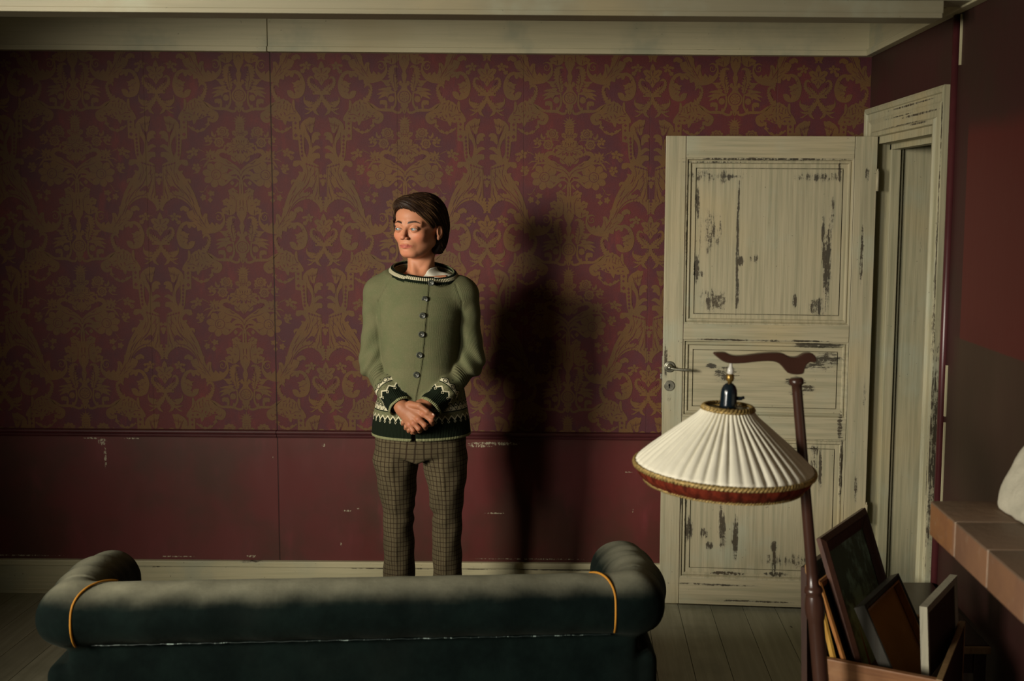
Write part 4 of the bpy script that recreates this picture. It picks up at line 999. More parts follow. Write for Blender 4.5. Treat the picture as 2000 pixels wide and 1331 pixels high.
# hands -----------------------------------------------------------------
def hp(cx,cy,y): return np.array(pxl(755+cx/10.24,740+cy/10.24,y))
W_ = hp(300,560,-.142); FA = hp(110,375,-.098)
KN = {'i':hp(735,700,-.182),'m':hp(640,810,-.190),'r':hp(545,890,-.186),'p':hp(455,925,-.172)}
FG = {'i':[KN['i'],hp(895,830,-.190),hp(905,905,-.168),hp(830,930,-.150)],'m':[KN['m'],hp(760,930,-.196),hp(775,985,-.172),hp(700,1000,-.150)],
      'r':[KN['r'],hp(640,1000,-.192),hp(665,1045,-.168),hp(600,1050,-.148)],'p':[KN['p'],hp(530,1035,-.180),hp(560,1075,-.160),hp(520,1060,-.144)]}
TB = [hp(470,520,-.158),hp(655,545,-.180),hp(815,665,-.192),hp(935,738,-.190)]
def handR(p):
    f = cap(p,FA,W_,.024,.0235)
    f = smin(f,cap(p,W_,hp(380,640,-.150),.0235,.021),.015)
    pal = None
    for k,r in (('i',.0125),('m',.0125),('r',.012),('p',.0115)):
        c = cap(p,hp(360,620,-.150)+(KN[k]-KN['m'])*.25,KN[k]+np.array([0,.008,0]),.019,r+.0015); pal = c if pal is None else smin(pal,c,.012)
    f = smin(f,pal,.012)
    for k in 'imrp':
        f = smin(f,cap(p,KN[k],KN[k]+np.array([0.0001,0,0]),.0108),.007)
        r0 = {'i':.0098,'m':.0099,'r':.0093,'p':.0084}[k]
        fg = chain(p,FG[k],[r0+.0006,r0+.0002,r0-.0008,r0-.0018],.003)
        f = smin(f,fg,.0045)
    th = chain(p,TB,[.0150,.0118,.0098,.0078],.004); f = smin(f,th,.007)
    # tendons
    for k in 'imr': f = smin(f,cap(p,hp(400,620,-.166)+(KN[k]-KN['m'])*.3,KN[k]+np.array([0,-.0015,0]),.0018,.003),.008)
    return f
nail = hp(928,722,-.199)
W2 = hp(800,500,-.132); FB = hp(1065,350,-.09)
K2 = {k:hp(*c) for k,c in {'i':(500,700,-.150),'m':(560,790,-.150),'r':(620,850,-.148),'p':(690,880,-.144)}.items()}
def handL(p):
    f = cap(p,FB,W2,.024,.0215); f = smin(f,cap(p,W2,hp(700,520,-.140),.0215,.020),.012)
    for k in 'imrp':
        f = smin(f,cap(p,hp(700,540,-.142),K2[k],.016,.0118),.010)
        e = K2[k]
        fg = chain(p,[e,e+np.array([-.018,-.004,-.020]),e+np.array([-.030,.000,-.032]),e+np.array([-.034,.010,-.040])],[.0096,.0092,.0085,.0075],.003)
        f = smin(f,fg,.004)
    f = smin(f,chain(p,[hp(640,500,-.150),hp(560,560,-.158),hp(470,640,-.160)],[.013,.0105,.008],.004),.007)
    return f
v2,f2 = nets(handR,(-.16,-.225,.80),(.085,-.06,1.0),.0015); v2 = relax(v2,f2,1,.4)
v3,f3 = nets(handL,(-.10,-.205,.80),(.10,-.05,1.0),.0018); v3 = relax(v3,f3,1,.4)
# the rest of the body, under the clothes
LEG = {-1:[(-.088,.01,.86),(-.083,-.005,.49),(-.090,.02,.09)],1:[(.088,.01,.86),(.094,-.005,.49),(.085,.02,.09)]}
def body_low(p):
    f = ell(p,(0,.01,.90),(.155,.10,.12)); f = smin(f,ell(p,(0,.005,1.10),(.125,.085,.16)),.05); f = smin(f,ell(p,(0,.0,1.27),(.145,.09,.13)),.05)
    for s in (-1,1):
        L = LEG[s]; f = smin(f,cap(p,L[0],L[1],.066,.040),.03); f = smin(f,cap(p,L[1],L[2],.040,.030),.01)
        f = smin(f,cap(p,(L[2][0],.03,.045),(L[2][0]+s*.025,-.13,.03),.034,.026),.02)
        sh = (s*.158,.012,1.37); el = (s*.178,.03,1.11)
        f = smin(f,cap(p,sh,el,.044,.036),.03)
    f = smin(f,cap(p,(-.178,.03,1.11),tuple(FA),.036,.026),.02); f = smin(f,cap(p,(.182,.03,1.11),tuple(FB),.036,.026),.02)
    return smax(f,.006-p[2],.004)
v4,f4 = nets(body_low,(-.25,-.20,-.01),(.26,.16,1.44),.008)
vb,fb = join([(v1,f1),(v2,f2),(v3,f3),(v4,f4)])
n1 = len(v1); n2_ = n1+len(v2)
q = b2h((v1[:,0],v1[:,1],v1[:,2])); hx_,hy_,hz_ = q; axx = np.abs(hx_)
skin = np.array([.43,.188,.104]); colr = np.repeat(skin[None],len(vb),0)
def blend(col, m, c): return col*(1-m[:,None])+np.array(c)*m[:,None]
front = (hy_<-.03)
def gs(d, w): return np.exp(-(d/w)**2)
cheek = gs(np.sqrt((axx-.044)**2+(hz_+.030)**2),.020)*front
c1 = blend(colr[:n1],cheek*.45,(.55,.16,.09))
c1 = blend(c1,gs(np.sqrt(hx_**2+(hz_+.030)**2),.014)*(hy_<-.09)*.4,(.55,.18,.11))
c1 = blend(c1,gs(np.sqrt(hx_**2+(hz_+.095)**2),.020)*front*.35,(.55,.17,.11))
e_ = np.where(hz_>-.0615,(hz_+.0615)/.0066,(hz_+.0615)/.0085); lipm = 1/(1+np.exp((np.sqrt((axx/.0258)**2+e_**2)-.98)*14))*(hy_<-.078)
c1 = blend(c1,np.clip(lipm,0,1)*.85,(.40,.095,.075))
c1 = blend(c1,np.clip(gs(hz_+.0617,.0010)*(axx<.026)*(hy_<-.078),0,1)*.7,(.13,.03,.02))
# brows: arched, tapering outwards
bz = .0225+.0045*np.sin(np.clip((axx-.012)/.036,0,1)*PI*.75)-.004*np.clip((axx-.036)/.014,0,1); bw = np.interp(axx,[.012,.020,.036,.050],[.0034,.0038,.0030,.0014])
bm_ = 1/(1+np.exp((np.abs(hz_-bz)-bw)/.0006))*(axx>.0115)*(axx<.051)*front
c1 = blend(c1,np.clip(bm_*1.1,0,1),(.022,.010,.005))
# lash line on the lid margin
ex_ = (axx-.0305)/.0146; ez_ = (hz_+.0012)/.0045; rl = np.sqrt(ex_**2+ez_**2); lash = gs(rl-1.0,.13)*(hz_>-.001)*(hy_<-.07)+gs(rl-1.0,.12)*.45*(hy_<-.07)
c1 = blend(c1,np.clip(lash*1.3,0,1)*.92,(.025,.012,.009))
c1 = blend(c1,gs(np.sqrt((axx-.0058)**2+(hz_+.0400)**2),.0028)*(hy_<-.09)*.7,(.12,.03,.02))
# scalp stays dark under the hair
sc_ = 1/(1+np.exp(-( (hz_-.055)+(hy_)*.9 )/.006)); c1 = blend(c1,np.clip(sc_,0,1)*(hz_>-.0)*.9,(.05,.025,.014))
colr[:n1] = c1
xyz = v2; tipm = np.zeros(len(v2))
for k in 'imrp': tipm = np.maximum(tipm, gs(np.linalg.norm(v2-FG[k][1],axis=1),.010)); tipm = np.maximum(tipm,gs(np.linalg.norm(v2-KN[k]-np.array([0,-.008,0]),axis=1),.009)*.8)
tipm = np.maximum(tipm, gs(np.linalg.norm(v2-TB[3],axis=1),.012))
colr[n1:n2_] = blend(colr[n1:n2_],tipm*.55,(.50,.15,.09)); colr[n1:] *= np.array([.70,.66,.62])  # skin below the neck darkened in colour for dimmer light lower down
me = fastmesh('body',vb,fb); vattr(me,'skincol',colr)
g = G('skin'); (_a,sc__) = g.attr('skincol'); n = g.noise(60,4,.6); n2 = g.noise(420,2,.5)
ms = g.mix(sc__,(.42,.16,.085),g.step(n,.5,.8)*.18)
g.out(ms,.52,.28,bump=n2*.5+n*.3,bd=.0006,Subsurface_Weight=.10,Subsurface_Scale=.006,Subsurface_Radius=(1.0,.3,.15)); MT['skin'] = g.mt
body = link('body',me,'skin',person,True)
mb = MB(); dn = (TB[3]-TB[2]); dn = dn/np.linalg.norm(dn)
Rn = Vector(dn).to_track_quat('X','Z').to_matrix().to_4x4(); Rn.translation = Vector(TB[3]*1.0-dn*.002+np.array([0,-.0058,.0032]))
pr = []
for i in range(5):
    th = i/4*PI/2; pr.append((math.cos(th)*1.0,math.sin(th)))
v = [];f = []
for i in range(7):
    for k in range(16):
        a = 2*PI*k/16; r = i/6; v.append((.0068*r*math.cos(a)*(1 if math.cos(a)>0 else .9),-.0022*math.sqrt(max(0,1-r*r*.96)),.0046*r*math.sin(a)))
for i in range(6):
    for k in range(16): f.append((i*16+k,i*16+(k+1)%16,(i+1)*16+(k+1)%16,(i+1)*16+k))
mb.add(v,f,Rn); plain('fingernail',(.62,.40,.32),.25,.5,amt=.03); mb.build('fingernail','fingernail',body,smooth=True)
# eyes
g = G('eye')
def eye(sx):
    c = h2b((sx*.031,-.0735,0.))
    o = empty('e_tmp') if 0 else None
    gz = math.radians(23+24); R_ = Matrix.Rotation(-gz,4,'Z')@Matrix.Rotation(math.radians(2),4,'X')
    mb = MB(); prof = []
    for i in range(25):
        th = PI*i/24; r = .0134*math.sin(th); zz = .0134*math.cos(th)
        if zz > .0118: zz += .0006
        prof.append((max(r,1e-5),zz))
    # pole of the lathe (z) becomes the gaze direction (-y)
    mb.lathe(prof,28,Matrix.Rotation(PI/2,4,'X'),cap=False)
    o = mb.build('eye','eye_white',body,smooth=True); o.matrix_local = Matrix.Translation(Vector(c))@R_
    return o
x,y,z = g.obj(); r_ = g.m('SQRT',x*x+z*z); fr_ = y<0
n = g.noise(500,2,.5)
iris = g.mix((.08,.13,.16),(.16,.24,.27),n)
col = g.mix((.30,.265,.24),iris,g.step(r_,.0064,.0058)*fr_); col = g.mix(col,(.03,.05,.06),g.step(r_,.0050,.0058)*g.step(r_,.0068,.0060)*fr_*.8); col = g.mix(col,(.003,.003,.003),g.step(r_,.0026,.0021)*fr_)
MT['eye_white'] = g.out(col,.22,.35)
eye(-1); eye(1)
# ------------------------------------------------------------------ hair
P0 = np.array([-.050,-.052,.070]); P1 = np.array([.030,.070,-.085]); AXV = (P1-P0)/np.linalg.norm(P1-P0)
E1 = np.cross(AXV,(0,0,1.)); E1 /= np.linalg.norm(E1); E2 = np.cross(AXV,E1)
FRX = [-.075,-.060,-.052,-.035,-.021,.0,.020,.040,.055,.062,.068,.074,.09]; FRZ = [.020,.040,.062,.0735,.076,.0745,.068,.058,.042,.024,.004,-.020,-.03]
def hair_out(q):
    f = ell(q,(.003,.020,.044),(.0845,.104,.0905))
    f = smin(f,ell(q,(.004,.052,-.010),(.078,.062,.078)),.03)
    f = smin(f,ell(q,(.050,.042,-.052),(.027,.036,.046)),.02)
    f = smin(f,ell(q,(-.012,-.050,.085),(.052,.045,.035)),.025)
    f = smin(f,ell(q,(-.067,-.012,.020),(.014,.042,.055)),.012)
    f = smin(f,ell(q,(-.067,.010,-.035),(.013,.030,.045)),.010)
    th = np.arctan2((q[0]-P0[0])*E2[0]+(q[1]-P0[1])*E2[1]+(q[2]-P0[2])*E2[2],(q[0]-P0[0])*E1[0]+(q[1]-P0[1])*E1[1]+(q[2]-P0[2])*E1[2])
    dp_ = np.clip((np.sqrt((q[0]-P0[0])**2+(q[1]-P0[1])**2+(q[2]-P0[2])**2)-.02)/.05,0,1)
    return f+dp_*(.0012*np.sin(th*34+2*np.sin(th*5))+.0008*np.sin(th*71+1))
def hair_cut(q):
    zf = np.interp(q[0],FRX,FRZ)
    k = .006
    # in front of the hairline: keep above the fringe curve only
    yb = np.interp(q[0],[-.08,-.06,.05,.066,.075],[-.040,-.030,.0,.006,.010])
    yb = yb+np.interp(q[2],[-.06,-.02,.02],[.020,.0,0.])
    c = smax(q[1]-yb, q[2]-zf, .004)*-1      # >0 inside the face area
    c2 = -ell(q,(.090,.002,-.014),(.028,.026,.032))     # clear of her left ear
    low = -(q[2]+.112+.012*np.sin(q[0]*140)+.5*np.maximum(0,.02-q[0])*-1*0)
    nk = -(np.interp(q[0],[-.08,-.02,.03,.09],[-.072,-.085,-.100,-.098])-q[2])*-1
    return np.maximum(np.maximum(c,c2),-(q[2]-np.interp(q[0],[-.08,-.02,.03,.09],[-.060,-.078,-.096,-.088])))
def hair_sdf(q):
    f = smax(hair_out(q),hair_cut(q),.004)
    inner = ell(q,(0,.018,.030),(.072,.092,.084))
    return f
v,f = nets(hair_sdf,(-.10,-.115,-.12),(.105,.135,.145),.0018); v = relax(v,f,1,.35)
vb_ = h2b(v)
# strands swept from the parting over the crown and behind the ear
NS,NP_ = 5200,20
on = np.where((np.abs(hair_out((v[:,0],v[:,1],v[:,2])))<.0022))[0]; sd0 = v[rng.choice(on,NS)]
def grad(fn,q,e=.0012):
    G_ = np.stack([fn((q[:,0]+e*(k==0),q[:,1]+e*(k==1),q[:,2]+e*(k==2)))-fn((q[:,0]-e*(k==0),q[:,1]-e*(k==1),q[:,2]-e*(k==2))) for k in range(3)],1)
    return G_/(np.linalg.norm(G_,axis=1)[:,None]+1e-9)
cur = sd0.copy(); PTS = [cur]; lift = rng.uniform(-.0004,.0013,NS)[:,None]; ln = rng.uniform(.0018,.0044,NS)[:,None]; jit3 = rng.normal(0,.028,(NS,3))
for k in range(NP_-1):
    nn3 = grad(hair_out,cur,.003)
    fl = AXV[None]+jit3+np.array([0,.0,-.55])*np.clip(cur[:,1:2]*8+.1,0,1)       # falls downwards behind the ears
    d = fl-nn3*(fl*nn3).sum(1)[:,None]; d /= np.linalg.norm(d,axis=1)[:,None]+1e-9
    cur = cur+d*ln; dist = hair_out((cur[:,0],cur[:,1],cur[:,2]))
    cur = cur-nn3*(dist[:,None]-lift*min(1,k/4)); PTS.append(cur)
pp = np.stack(PTS,1)
ok = hair_cut((pp[...,0],pp[...,1],pp[...,2]))<.0028
B = h2b(pp)
sv=[];sf=[];sc2=[];nn=0
tone = rng.random(NS)**2.2
for i in range(NS):
    idx_ = np.where(ok[i])[0]
    if len(idx_) < 6: continue
    # longest run
    runs = np.split(idx_,np.where(np.diff(idx_)>1)[0]+1); rn = max(runs,key=len)
    if len(rn) < 6: continue
    P_ = B[i,rn]; m = len(P_); d = np.gradient(P_,axis=0); d /= np.linalg.norm(d,axis=1)[:,None]+1e-9
    out = P_-h2b(np.array([0,.02,.02])); out -= d*(out*d).sum(1)[:,None]; out /= np.linalg.norm(out,axis=1)[:,None]+1e-9
    sd = np.cross(d,out); r = .00062*np.sin(np.linspace(.25,PI-.15,m))**.6
    r = r[:,None]*rng.uniform(.6,1.5)
    ring_ = np.stack([P_+sd*r,P_+out*r*.8,P_-sd*r,P_-out*r*.8],1); sv.append(ring_.reshape(-1,3))
    a = np.arange(m-1)[:,None]*4+np.arange(4)[None]; b = np.arange(m-1)[:,None]*4+(np.arange(4)[None]+1)%4
    sf.append(np.stack([a,b,b+4,a+4],-1).reshape(-1,4)+nn); nn += m*4; sc2.append(np.full(m*4,tone[i]))
Vh,Fh = join([(vb_,f),(np.concatenate(sv),np.concatenate(sf))])
ton = np.concatenate([np.full(len(vb_),.0)]+sc2)
me = fastmesh('hair',Vh,Fh); vattr(me,'tone',np.stack([ton]*3,1))
g = G('brown_hair'); (a_,_c) = g.attr('tone'); n = g.noise(30,3,.6)
col = g.mix((.018,.008,.004),(.055,.027,.011),g.step(a_[0],.0,.6)); col = g.mix(col,(.17,.095,.035),g.step(a_[0],.66,1.0)*.8)
MT['brown_hair'] = g.out(col,.55,.18); link('hair',me,'brown_hair',body,True)
# ------------------------------------------------------------------ white shirt showing inside the collar
def largest(v,f):
    lab = np.arange(len(v))
    while True:
        m = lab[f].min(1); new = lab.copy(); np.minimum.at(new,f.ravel(),np.repeat(m,4)); new = new[new]
        if (new == lab).all(): break
        lab = new
    b = np.bincount(lab).argmax(); keep = lab == b; ix = np.cumsum(keep)-1; f2 = f[keep[f[:,0]]]
    return v[keep], ix[f2]
def shirt(p):
    ch = cap(p,(-.105,.012,1.380),(.115,.012,1.376),.064); ch = smin(ch,ell(p,(.010,.000,1.375),(.145,.094,.080)),.03)
    nk = cap(p,(.004,.028,1.468),NKB,.0535,.058); ch = smin(ch,nk,.034)
    ch = smax(ch, p[2]-(1.468+.15*(p[0]-.05)), .002)
    # neckline running from her left neck down to the middle of the chest
    pln = (.0130-p[0])*.80+(p[2]-1.425)*.56-np.maximum(0,p[0]-.035)*.0
    pln = pln*1.0
    ch = smax(ch,pln,.003)
    return ch+.0012*np.sin(p[0]*120+p[2]*160)
v,f = largest(*nets(shirt,(-.02,-.12,1.33),(.19,.12,1.51),.0022)); v = relax(v,f,1)
plain('white_cotton',(.62,.60,.51),.85,.15,amt=.05); me = fastmesh('shirt',v,f); link('shirt',me,'white_cotton',person,True)
# ------------------------------------------------------------------ cardigan
ZT = [.80,.835,.90,1.0,1.1,1.2,1.28,1.35,1.40,1.45]; RX = [.185,.185,.179,.162,.143,.147,.156,.158,.148,.13]; RY = [.137,.137,.130,.122,.117,.122,.125,.112,.098,.09]; CY = [0,0,0,0,-.002,-.008,-.012,-.004,.002,.006]
SLV = {-1:[np.array((-.154,.010,1.370)),np.array((-.176,.026,1.105)),np.array(pxl(784,796,-.128))], 1:[np.array((.164,.010,1.366)),np.array((.184,.026,1.115)),np.array(pxl(838,797,-.128))]}
PLZ = [(pxl(*c)[2],pxl(*c)[0]) for c in ((838,557,-.10),(836,585,-.12),(833,630,-.13),(830,660,-.13),(826,700,-.13),(820,742,-.13),(812,780,-.13),(811,848,-.13))]
PLZ.sort(); PZ = [a for a,b in PLZ]; PX = [b for a,b in PLZ]
CC = np.array((.016,.0,1.450))       # collar ring centre
def collar_pt(t, r=1.0):
    x = .121*math.cos(t)*r; y = .098*math.sin(t)*r
    return np.array((CC[0]+x, CC[1]+y+.004, 1.448-.105*x/1.0+.26*y+(.004 if math.sin(t)<-.9 else 0)))
def torso_col(p):
    rx = np.interp(p[2],ZT,RX); ry = np.interp(p[2],ZT,RY); cy = np.interp(p[2],ZT,CY)
    x = (p[0]-.006)/rx; y = (p[1]-cy)/ry
    return (np.sqrt(x*x+y*y)-1)*np.minimum(rx,ry)*.95
def sleeve(p,s,full=False):
    A,Bq,Cq = SLV[s]
    a,t1 = cap(p,A,Bq,.0570,.0520,full=True); b,t2 = cap(p,Bq,Cq,.0535,.0465,full=True)
    L2 = np.linalg.norm(Cq-Bq); L1 = np.linalg.norm(Bq-A)
    dd = (Cq-Bq)/L2; proj = (p[0]-Cq[0])*dd[0]+(p[1]-Cq[1])*dd[1]+(p[2]-Cq[2])*dd[2]
    # gathered cuff: ribbed part slightly narrower, full sleeve bagging above it
    bulge = .006*np.exp(-((-proj-.085)/.035)**2)
    b = b-bulge+ .0015*(proj>-.045)
    f = smin(a,b,.03)
    # soft creases at the elbow
    f = f+.0042*np.sin((p[2]*1.0+p[0]*s*1.6)*70)*np.exp(-((p[2]-1.10)/.065)**2)+.0030*np.sin((p[2]+p[0]*s*.9)*52+1.5)*np.clip((1.33-p[2])/.05,0,1)+.0012*np.sin((p[2]-p[0]*s*.6)*160+1)*np.exp(-((p[2]-1.0)/.07)**2)
    f = smax(f,proj-.0005,.003)
    f = smax(f,-np.maximum(cap(p,Cq-dd*.05,Cq+dd*.05,.0405),-(proj+.028)),.002)
    return f,proj
def cardi(p):
    tc = torso_col(p)
    side = p[0]-np.interp(p[2],PZ,PX)
    tc = tc-.0035*np.clip(-side/.0015,0,1)*(p[1]<0)*(p[0]>-.2)     # the buttoned front overlaps
    # folds hanging from the bust
    tc = tc+.0036*np.sin((p[0]+.12*(p[2]-1.05)*np.sign(p[0]))*42+1.2)*np.clip((1.2-p[2])/.2,0,1)*(p[1]<0)*np.clip((p[2]-.93)/.05,0,1)
    f = smin(tc,cap(p,(-.120,.010,1.372),(.130,.010,1.368),.066),.035)
    f = smin(f,cap(p,(-.055,.018,1.415),(.075,.018,1.405),.055),.03)
    f = smax(f,(p[2]-(1.446-.105*(p[0]-.016)+.26*p[1])),.012)
    # raglan seams
    for a,b in ((pxl(768,540,-.06),pxl(741,588,-.05)),(pxl(890,556,-.06),pxl(903,590,-.05)),(pxl(741,588,-.05),pxl(744,640,-.05)),(pxl(903,590,-.05),pxl(900,640,-.05))):
        a = np.array(a);b = np.array(b); d = b-a; L = d[0]**2+d[2]**2; t = np.clip(((p[0]-a[0])*d[0]+(p[2]-a[2])*d[2])/L,0,1)
        ds = np.sqrt((p[0]-a[0]-t*d[0])**2+(p[2]-a[2]-t*d[2])**2); f = f+.0024*np.exp(-(ds/.0035)**2)*(p[1]<.0)
    kk = .006+.03*np.clip((p[2]-1.30)/.06,0,1)
    sl,_ = sleeve(p,-1); f = smin(f,sl,kk); sl,_ = sleeve(p,1); f = smin(f,sl,kk)
    # hem, with the little gap below the last button
    f = smax(f,.8355-p[2],.004)
    gap = np.maximum(np.abs(p[0]-pxl(808,848,-.13)[0])-.0035-np.maximum(0,.875-p[2])*.13,p[1]+.05); gap = np.maximum(gap,p[2]-.90)
    f = smax(f,-gap,.003)
    # hollow for neck and chest
    f = smax(f,-ell(p,(.014,.002,1.466),(.106,.086,.062)),.004)
    # hollow under the hem
    f = smax(f,-np.maximum((np.sqrt(((p[0]-.006)/.177)**2+(p[1]/.127)**2)-1)*.127,p[2]-.87),.003)
    return f
v,f = nets(cardi,(-.26,-.22,.82),(.27,.16,1.49),.0030); v = relax(v,f,1,.4)
pv = (v[:,0],v[:,1],v[:,2]); dT = torso_col(pv); sL,pL = sleeve(pv,-1); sR,pR = sleeve(pv,1)
pat = np.zeros((len(v),3)); ang = np.arctan2(v[:,0],-v[:,1])
per = .0245
pat[:,0] = ang*.155; pat[:,1] = (v[:,2]-.8355)*.76
for s,sd,pr_ in ((-1,sL,pL),(1,sR,pR)):
    A,Bq,Cq = SLV[s]; dd = (Cq-Bq)/np.linalg.norm(Cq-Bq); u1 = np.cross(dd,(0,0,1.)); u1 /= np.linalg.norm(u1); u2 = np.cross(dd,u1)
    rel = v-Cq; aa = np.arctan2(rel@u1,rel@u2)
    m = (sd < dT-.003)&(sd<.004)
    m &= ~((v[:,2]<.93)&(dT<.002)&(sd>.0015))
    vv = -pr_
    pat[m,0] = aa[m]*.0390; pat[m,1] = vv[m]*.90; pat[m,2] = 1
sm = np.repeat(pat[:,2:3],3,1); sm = relax(sm,f,3,1.0)[:,0]; sm = np.clip(sm*(1-sm)*8,0,1)
sm = np.maximum(sm, (np.abs(v[:,0])<.03)*(v[:,1]>0))
me = fastmesh('cardigan',v,f); vattr(me,'pat',pat); vattr(me,'join',np.stack([sm]*3,1))
g = G('green_knit'); (U,V_,K),_c = g.attr('pat'); (JN,_q,_w),_c2 = g.attr('join'); JN = 1-g.mn(JN,1.); x,y,z = g.obj()
def tri(u,p): return g.abs(g.fr(u/p)-.5)*2        # 0..1
SAGE,DARK,CRM = (.108,.106,.056),(.0045,.0080,.0035),(.45,.42,.29)
n = g.noise(18,4,.6); n2 = g.noise(300,2,.6)
sage = g.mix(SAGE,(.092,.100,.050),g.step(n,.35,.7)); sage = g.mix(sage,(.15,.155,.085),g.step(n2,.5,.8)*.5)
T1 = tri(U,.0245)
st_ = g.floor(T1*6)/6.                     # stitched steps
z1 = V_-(.060+.0105*1.0*st_.g.m('MULTIPLY',st_,1.0)*1.0)
col = sage
inpat = V_<.128
# rib and zigzag edge
z1 = V_-(st_*.0115+.0575)
col = g.mix(col,DARK,z1<0)
col = g.mix(col,CRM,(g.abs(z1)<.0026)*1.0)
dm = g.abs(V_-.052)+g.abs(T1-0.)*.012
col = g.mix(col,CRM,(g.abs(dm-.0042)<.0011)*((V_<.0575)*1.0))
dm2 = g.abs(V_-.0655)+(1.-T1)*.012*-1
sd_ = g.abs(V_-.0690)+T1*.0105; col = g.mix(col,(.16,.15,.085),(g.abs(sd_-.0050)<.0010)*(z1>.0026))
col = g.mix(col,DARK,(g.abs(V_-.0800)<.0016)*1.0)
z2 = V_-(st_*.0110+.0930)
cr = (V_>.0816)*(z2<.0)
col = g.mix(col,CRM,cr)
rg = g.m('SQRT',(V_-.0895)*(V_-.0895)+(T1-1.)*(T1-1.)*.00015)
col = g.mix(col,DARK,(g.abs(rg-.0058)<.0012)*cr)
col = g.mix(col,DARK,(g.abs(z2)<.0022)*1.0)
xs_ = g.abs(V_-.1105); xa = T1*.01225
cross = ((xs_+xa)<.0048)*(((g.abs(xs_-xa)<.0008)+((xs_*xa)<.0000012)>0)*1.0)
col = g.mix(col,DARK,cross*.8)
trim_ = V_<.0085
col = g.mix(col,(.17,.175,.09),trim_)
rib = g.sin(U*(2*PI/.0058)); inrib = (V_<.054)*1.0
knit = g.sin(U*(2*PI/.0042))*.25+g.sin(V_*(2*PI/.0040))*.15
# ridges above the cuff
rid = g.sin(V_*(2*PI/.0085))*((V_>.125)*(V_<.165))*K
col = g.mix(col,tuple(v_*.45 for v_ in SAGE),(rid>.55)*.6)
MT['green_knit'] = g.out(col,.9,.12,bump=(rib*inrib*.7+knit*.5+rid*.6)*JN+n2*.5,bd=.0011)
card = link('cardigan',me,'green_knit',person,True)
# collar band
g = G('collar_knit'); (U,V_,K),_c = g.attr('pat')
rb = g.sin(U*(2*PI/.0065)); col = g.mix(CRM,(.20,.19,.11),g.step(rb,.0,-.9)*.7)
col = g.mix(col,DARK,g.mx((V_>.70)*1.0,(V_<.30)*1.0)); col = g.mix(col,(.13,.14,.07),g.mx((V_>.97)*1.0,(V_<.03)*1.0))
MT['collar_knit'] = g.out(col,.9,.1,bump=rb,bd=.0012)
v=[];f=[];pt=[]; n=160; cs = 18
for i in range(n):
    t = 2*PI*i/n; c = collar_pt(t); c[1] += 0
    d = collar_pt(t+.01)-collar_pt(t-.01); d /= np.linalg.norm(d); outv = np.array((math.cos(t),math.sin(t),0)); outv -= d*(outv@d); outv /= np.linalg.norm(outv); up = np.cross(outv,d); up = up if up[2]>0 else -up
    outv2 = outv*.78-up*.62; up2 = outv*.62+up*.78; up2 = up*.80-outv*.60; outv2 = outv*.80+up*.60
    for k in range(cs):
        a = 2*PI*k/cs; v.append(c+outv2*(.0072*math.cos(a))+up2*(.0168*math.sin(a))); pt.append((t*.112,.5-.5*math.sin(a),0))
for i in range(n):
    for k in range(cs):
        a=i*cs+k;b=i*cs+(k+1)%cs;c=((i+1)%n)*cs; f.append((a,b,c+(k+1)%cs,c+k))
me = fastmesh('collar',v,f); vattr(me,'pat',pt); link('collar',me,'collar_knit',card,True,label='collar band striped dark green and cream')
# buttons
plain('horn_button',(.030,.033,.026),.38,.28,amt=.5,sc=(150,150,150))
def surf(x,z):
    ys_ = np.linspace(-.20,0,400); d = cardi((np.full(400,x,np.float64),ys_,np.full(400,z,np.float64))); i = np.argmax(d<0); return ys_[i]
for k,(px,py) in enumerate(((842,552.5),(830,585),(825.5,617),(823.5,653.5),(819.5,694),(813.5,732.5))):
    q_ = pxl(px,py,-.12); 
    if k == 0: c = np.array(pxl(px,py,-.1)); yb_ = -.112
    else: yb_ = surf(q_[0],q_[2])
    q_ = pxl(px,py,yb_)
    mb = MB(); mb.lathe([(.0112,0),(.0120,.0012),(.0115,.0028),(.0095,.0034),(.0080,.0024),(.001,.0022)],26,Matrix.Translation((q_[0],yb_-.0002,q_[2]))@Matrix.Rotation(PI/2,4,'X'))
    bt = mb.build('button','horn_button',card,smooth=True)
    mb = MB(); yy = yb_-.0026
    mb.tube([(q_[0]-.002,yy,q_[2]+.0018),(q_[0]+.0,yy-.0008,q_[2]),(q_[0]+.002,yy,q_[2]-.0018)],.0007,6); mb.build('thread','white_cotton',bt)
# ------------------------------------------------------------------ trousers
LC = {-1:([.0,.28,.40,.53,.66,.74,.82,.88],[-.088,-.086,-.086,-.085,-.090,-.093,-.088,-.085],[.062,.0605,.0575,.0575,.0755,.086,.078,.074]),
       1:([.0,.28,.40,.53,.66,.74,.82,.88],[.090,.098,.0985,.100,.098,.092,.090,.088],[.058,.0555,.0555,.0565,.075,.086,.078,.074])}
def leg(p,s):
    Z,XC,R_ = LC[s]; xc = np.interp(p[2],Z,XC); r = np.interp(p[2],Z,R_); yc = np.interp(p[2],[0,.1,.5,.9],[.03,.025,-.005,.0])
    x = (p[0]-xc)/r; y = (p[1]-yc)/(r*1.12)
    f = (np.sqrt(x*x+y*y)-1)*r*.96
    f = f-.0030*np.exp(-((p[0]-xc+.0*s)/.004)**2)*(p[1]<0)          # pressed crease
    f = f+.0040*np.sin((p[2]-.535)*95+(p[0]-xc)*s*-30)*np.exp(-((p[2]-.53)/.045)**2)*np.clip(.5-x*s*.6,0,1)
    f = f+.0015*np.sin(p[2]*60+p[0]*50)+.0012*np.sin(p[2]*37-p[0]*90)
    return f
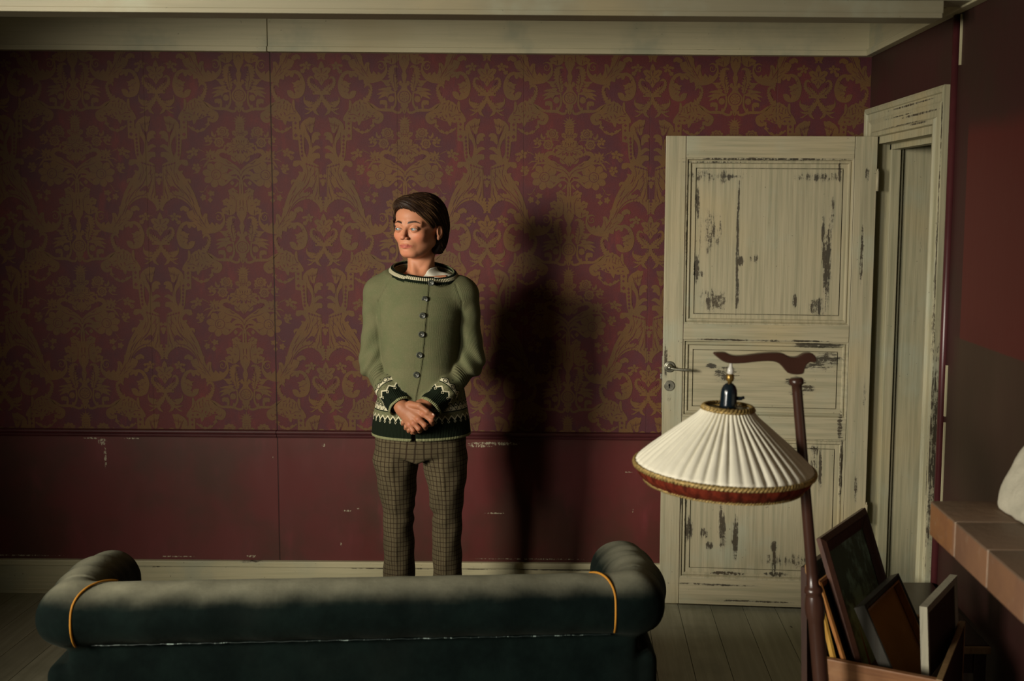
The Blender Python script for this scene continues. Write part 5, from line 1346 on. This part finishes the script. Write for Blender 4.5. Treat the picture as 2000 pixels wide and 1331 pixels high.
def pants(p):
    f = smin(leg(p,-1),leg(p,1),.012)
    hipf = (np.sqrt((p[0]/.166)**2+((p[1]-.005)/.122)**2)-1)*.122
    hipf = smax(hipf,.742-p[2]+np.abs(p[0])*.35,.02); f = smin(f,hipf,.02)
    f = smax(f,p[2]-.93,.003); f = smax(f,.055-p[2],.002)
    return f
v,f = nets(pants,(-.20,-.16,.03),(.20,.16,.95),.0042); v = relax(v,f,1,.4)
pat = np.zeros((len(v),3)); s_ = np.where(v[:,0]<0.004,-1,1)
for s in (-1,1):
    m = s_==s; Z,XC,R_ = LC[s]; xc = np.interp(v[m,2],Z,XC); r_m = .072
    a = np.arctan2(v[m,0]-xc,-(v[m,1])); pat[m,0] = a*r_m+.0*s; pat[m,1] = v[m,2]+.012*np.sin(v[m,0]*14)*0; pat[m,2] = s
me = fastmesh('trousers',v,f); vattr(me,'pat',pat)
g = G('checked_wool'); (U,V_,K),_c = g.attr('pat'); n = g.noise(10,4,.6); n2 = g.noise(500,2,.6)
wv_ = g.noise(16,2,.5,3)*.003
def line(u,p,w,o=0.): return g.step(g.abs(g.fr((u+wv_)/p+o)-.5)*p,w,w*.45)
col = g.mix((.080,.064,.036),(.060,.048,.027),g.step(n,.35,.7)); col = g.mix(col,(.11,.09,.05),g.step(n2,.5,.8)*.5)
col = g.mix(col,(.016,.010,.006),line(U,.0135,.0019)*.8); col = g.mix(col,(.03,.016,.01),line(U,.0270,.0012,.25)*.35)
col = g.mix(col,(.016,.010,.006),line(V_,.0185,.0019)*.8); col = g.mix(col,(.03,.016,.01),line(V_,.0370,.0012,.25)*.35)
MT['checked_wool'] = g.out(col,.95,.1,bump=n2,bd=.0006)
link('trousers',me,'checked_wool',person,True)
plain('brown_leather',(.05,.025,.012),.35,.5,amt=.2)
for s in (-1,1):
    xc = LEG[s][2][0]
    def shoe(p):
        f = smin(ell(p,(xc,.03,.045),(.042,.062,.045)),ell(p,(xc+s*.016,-.10,.03),(.045,.085,.034)),.04); f = smin(f,cap(p,(xc,.03,.05),(xc,.03,.09),.04),.02)
        return smax(f,.001-p[2],.003)
    v,f = nets(shoe,(xc-.09,-.21,-.01),(xc+.09,.12,.14),.005); me = fastmesh('shoe',v,f); link('shoe',me,'brown_leather',person,True)
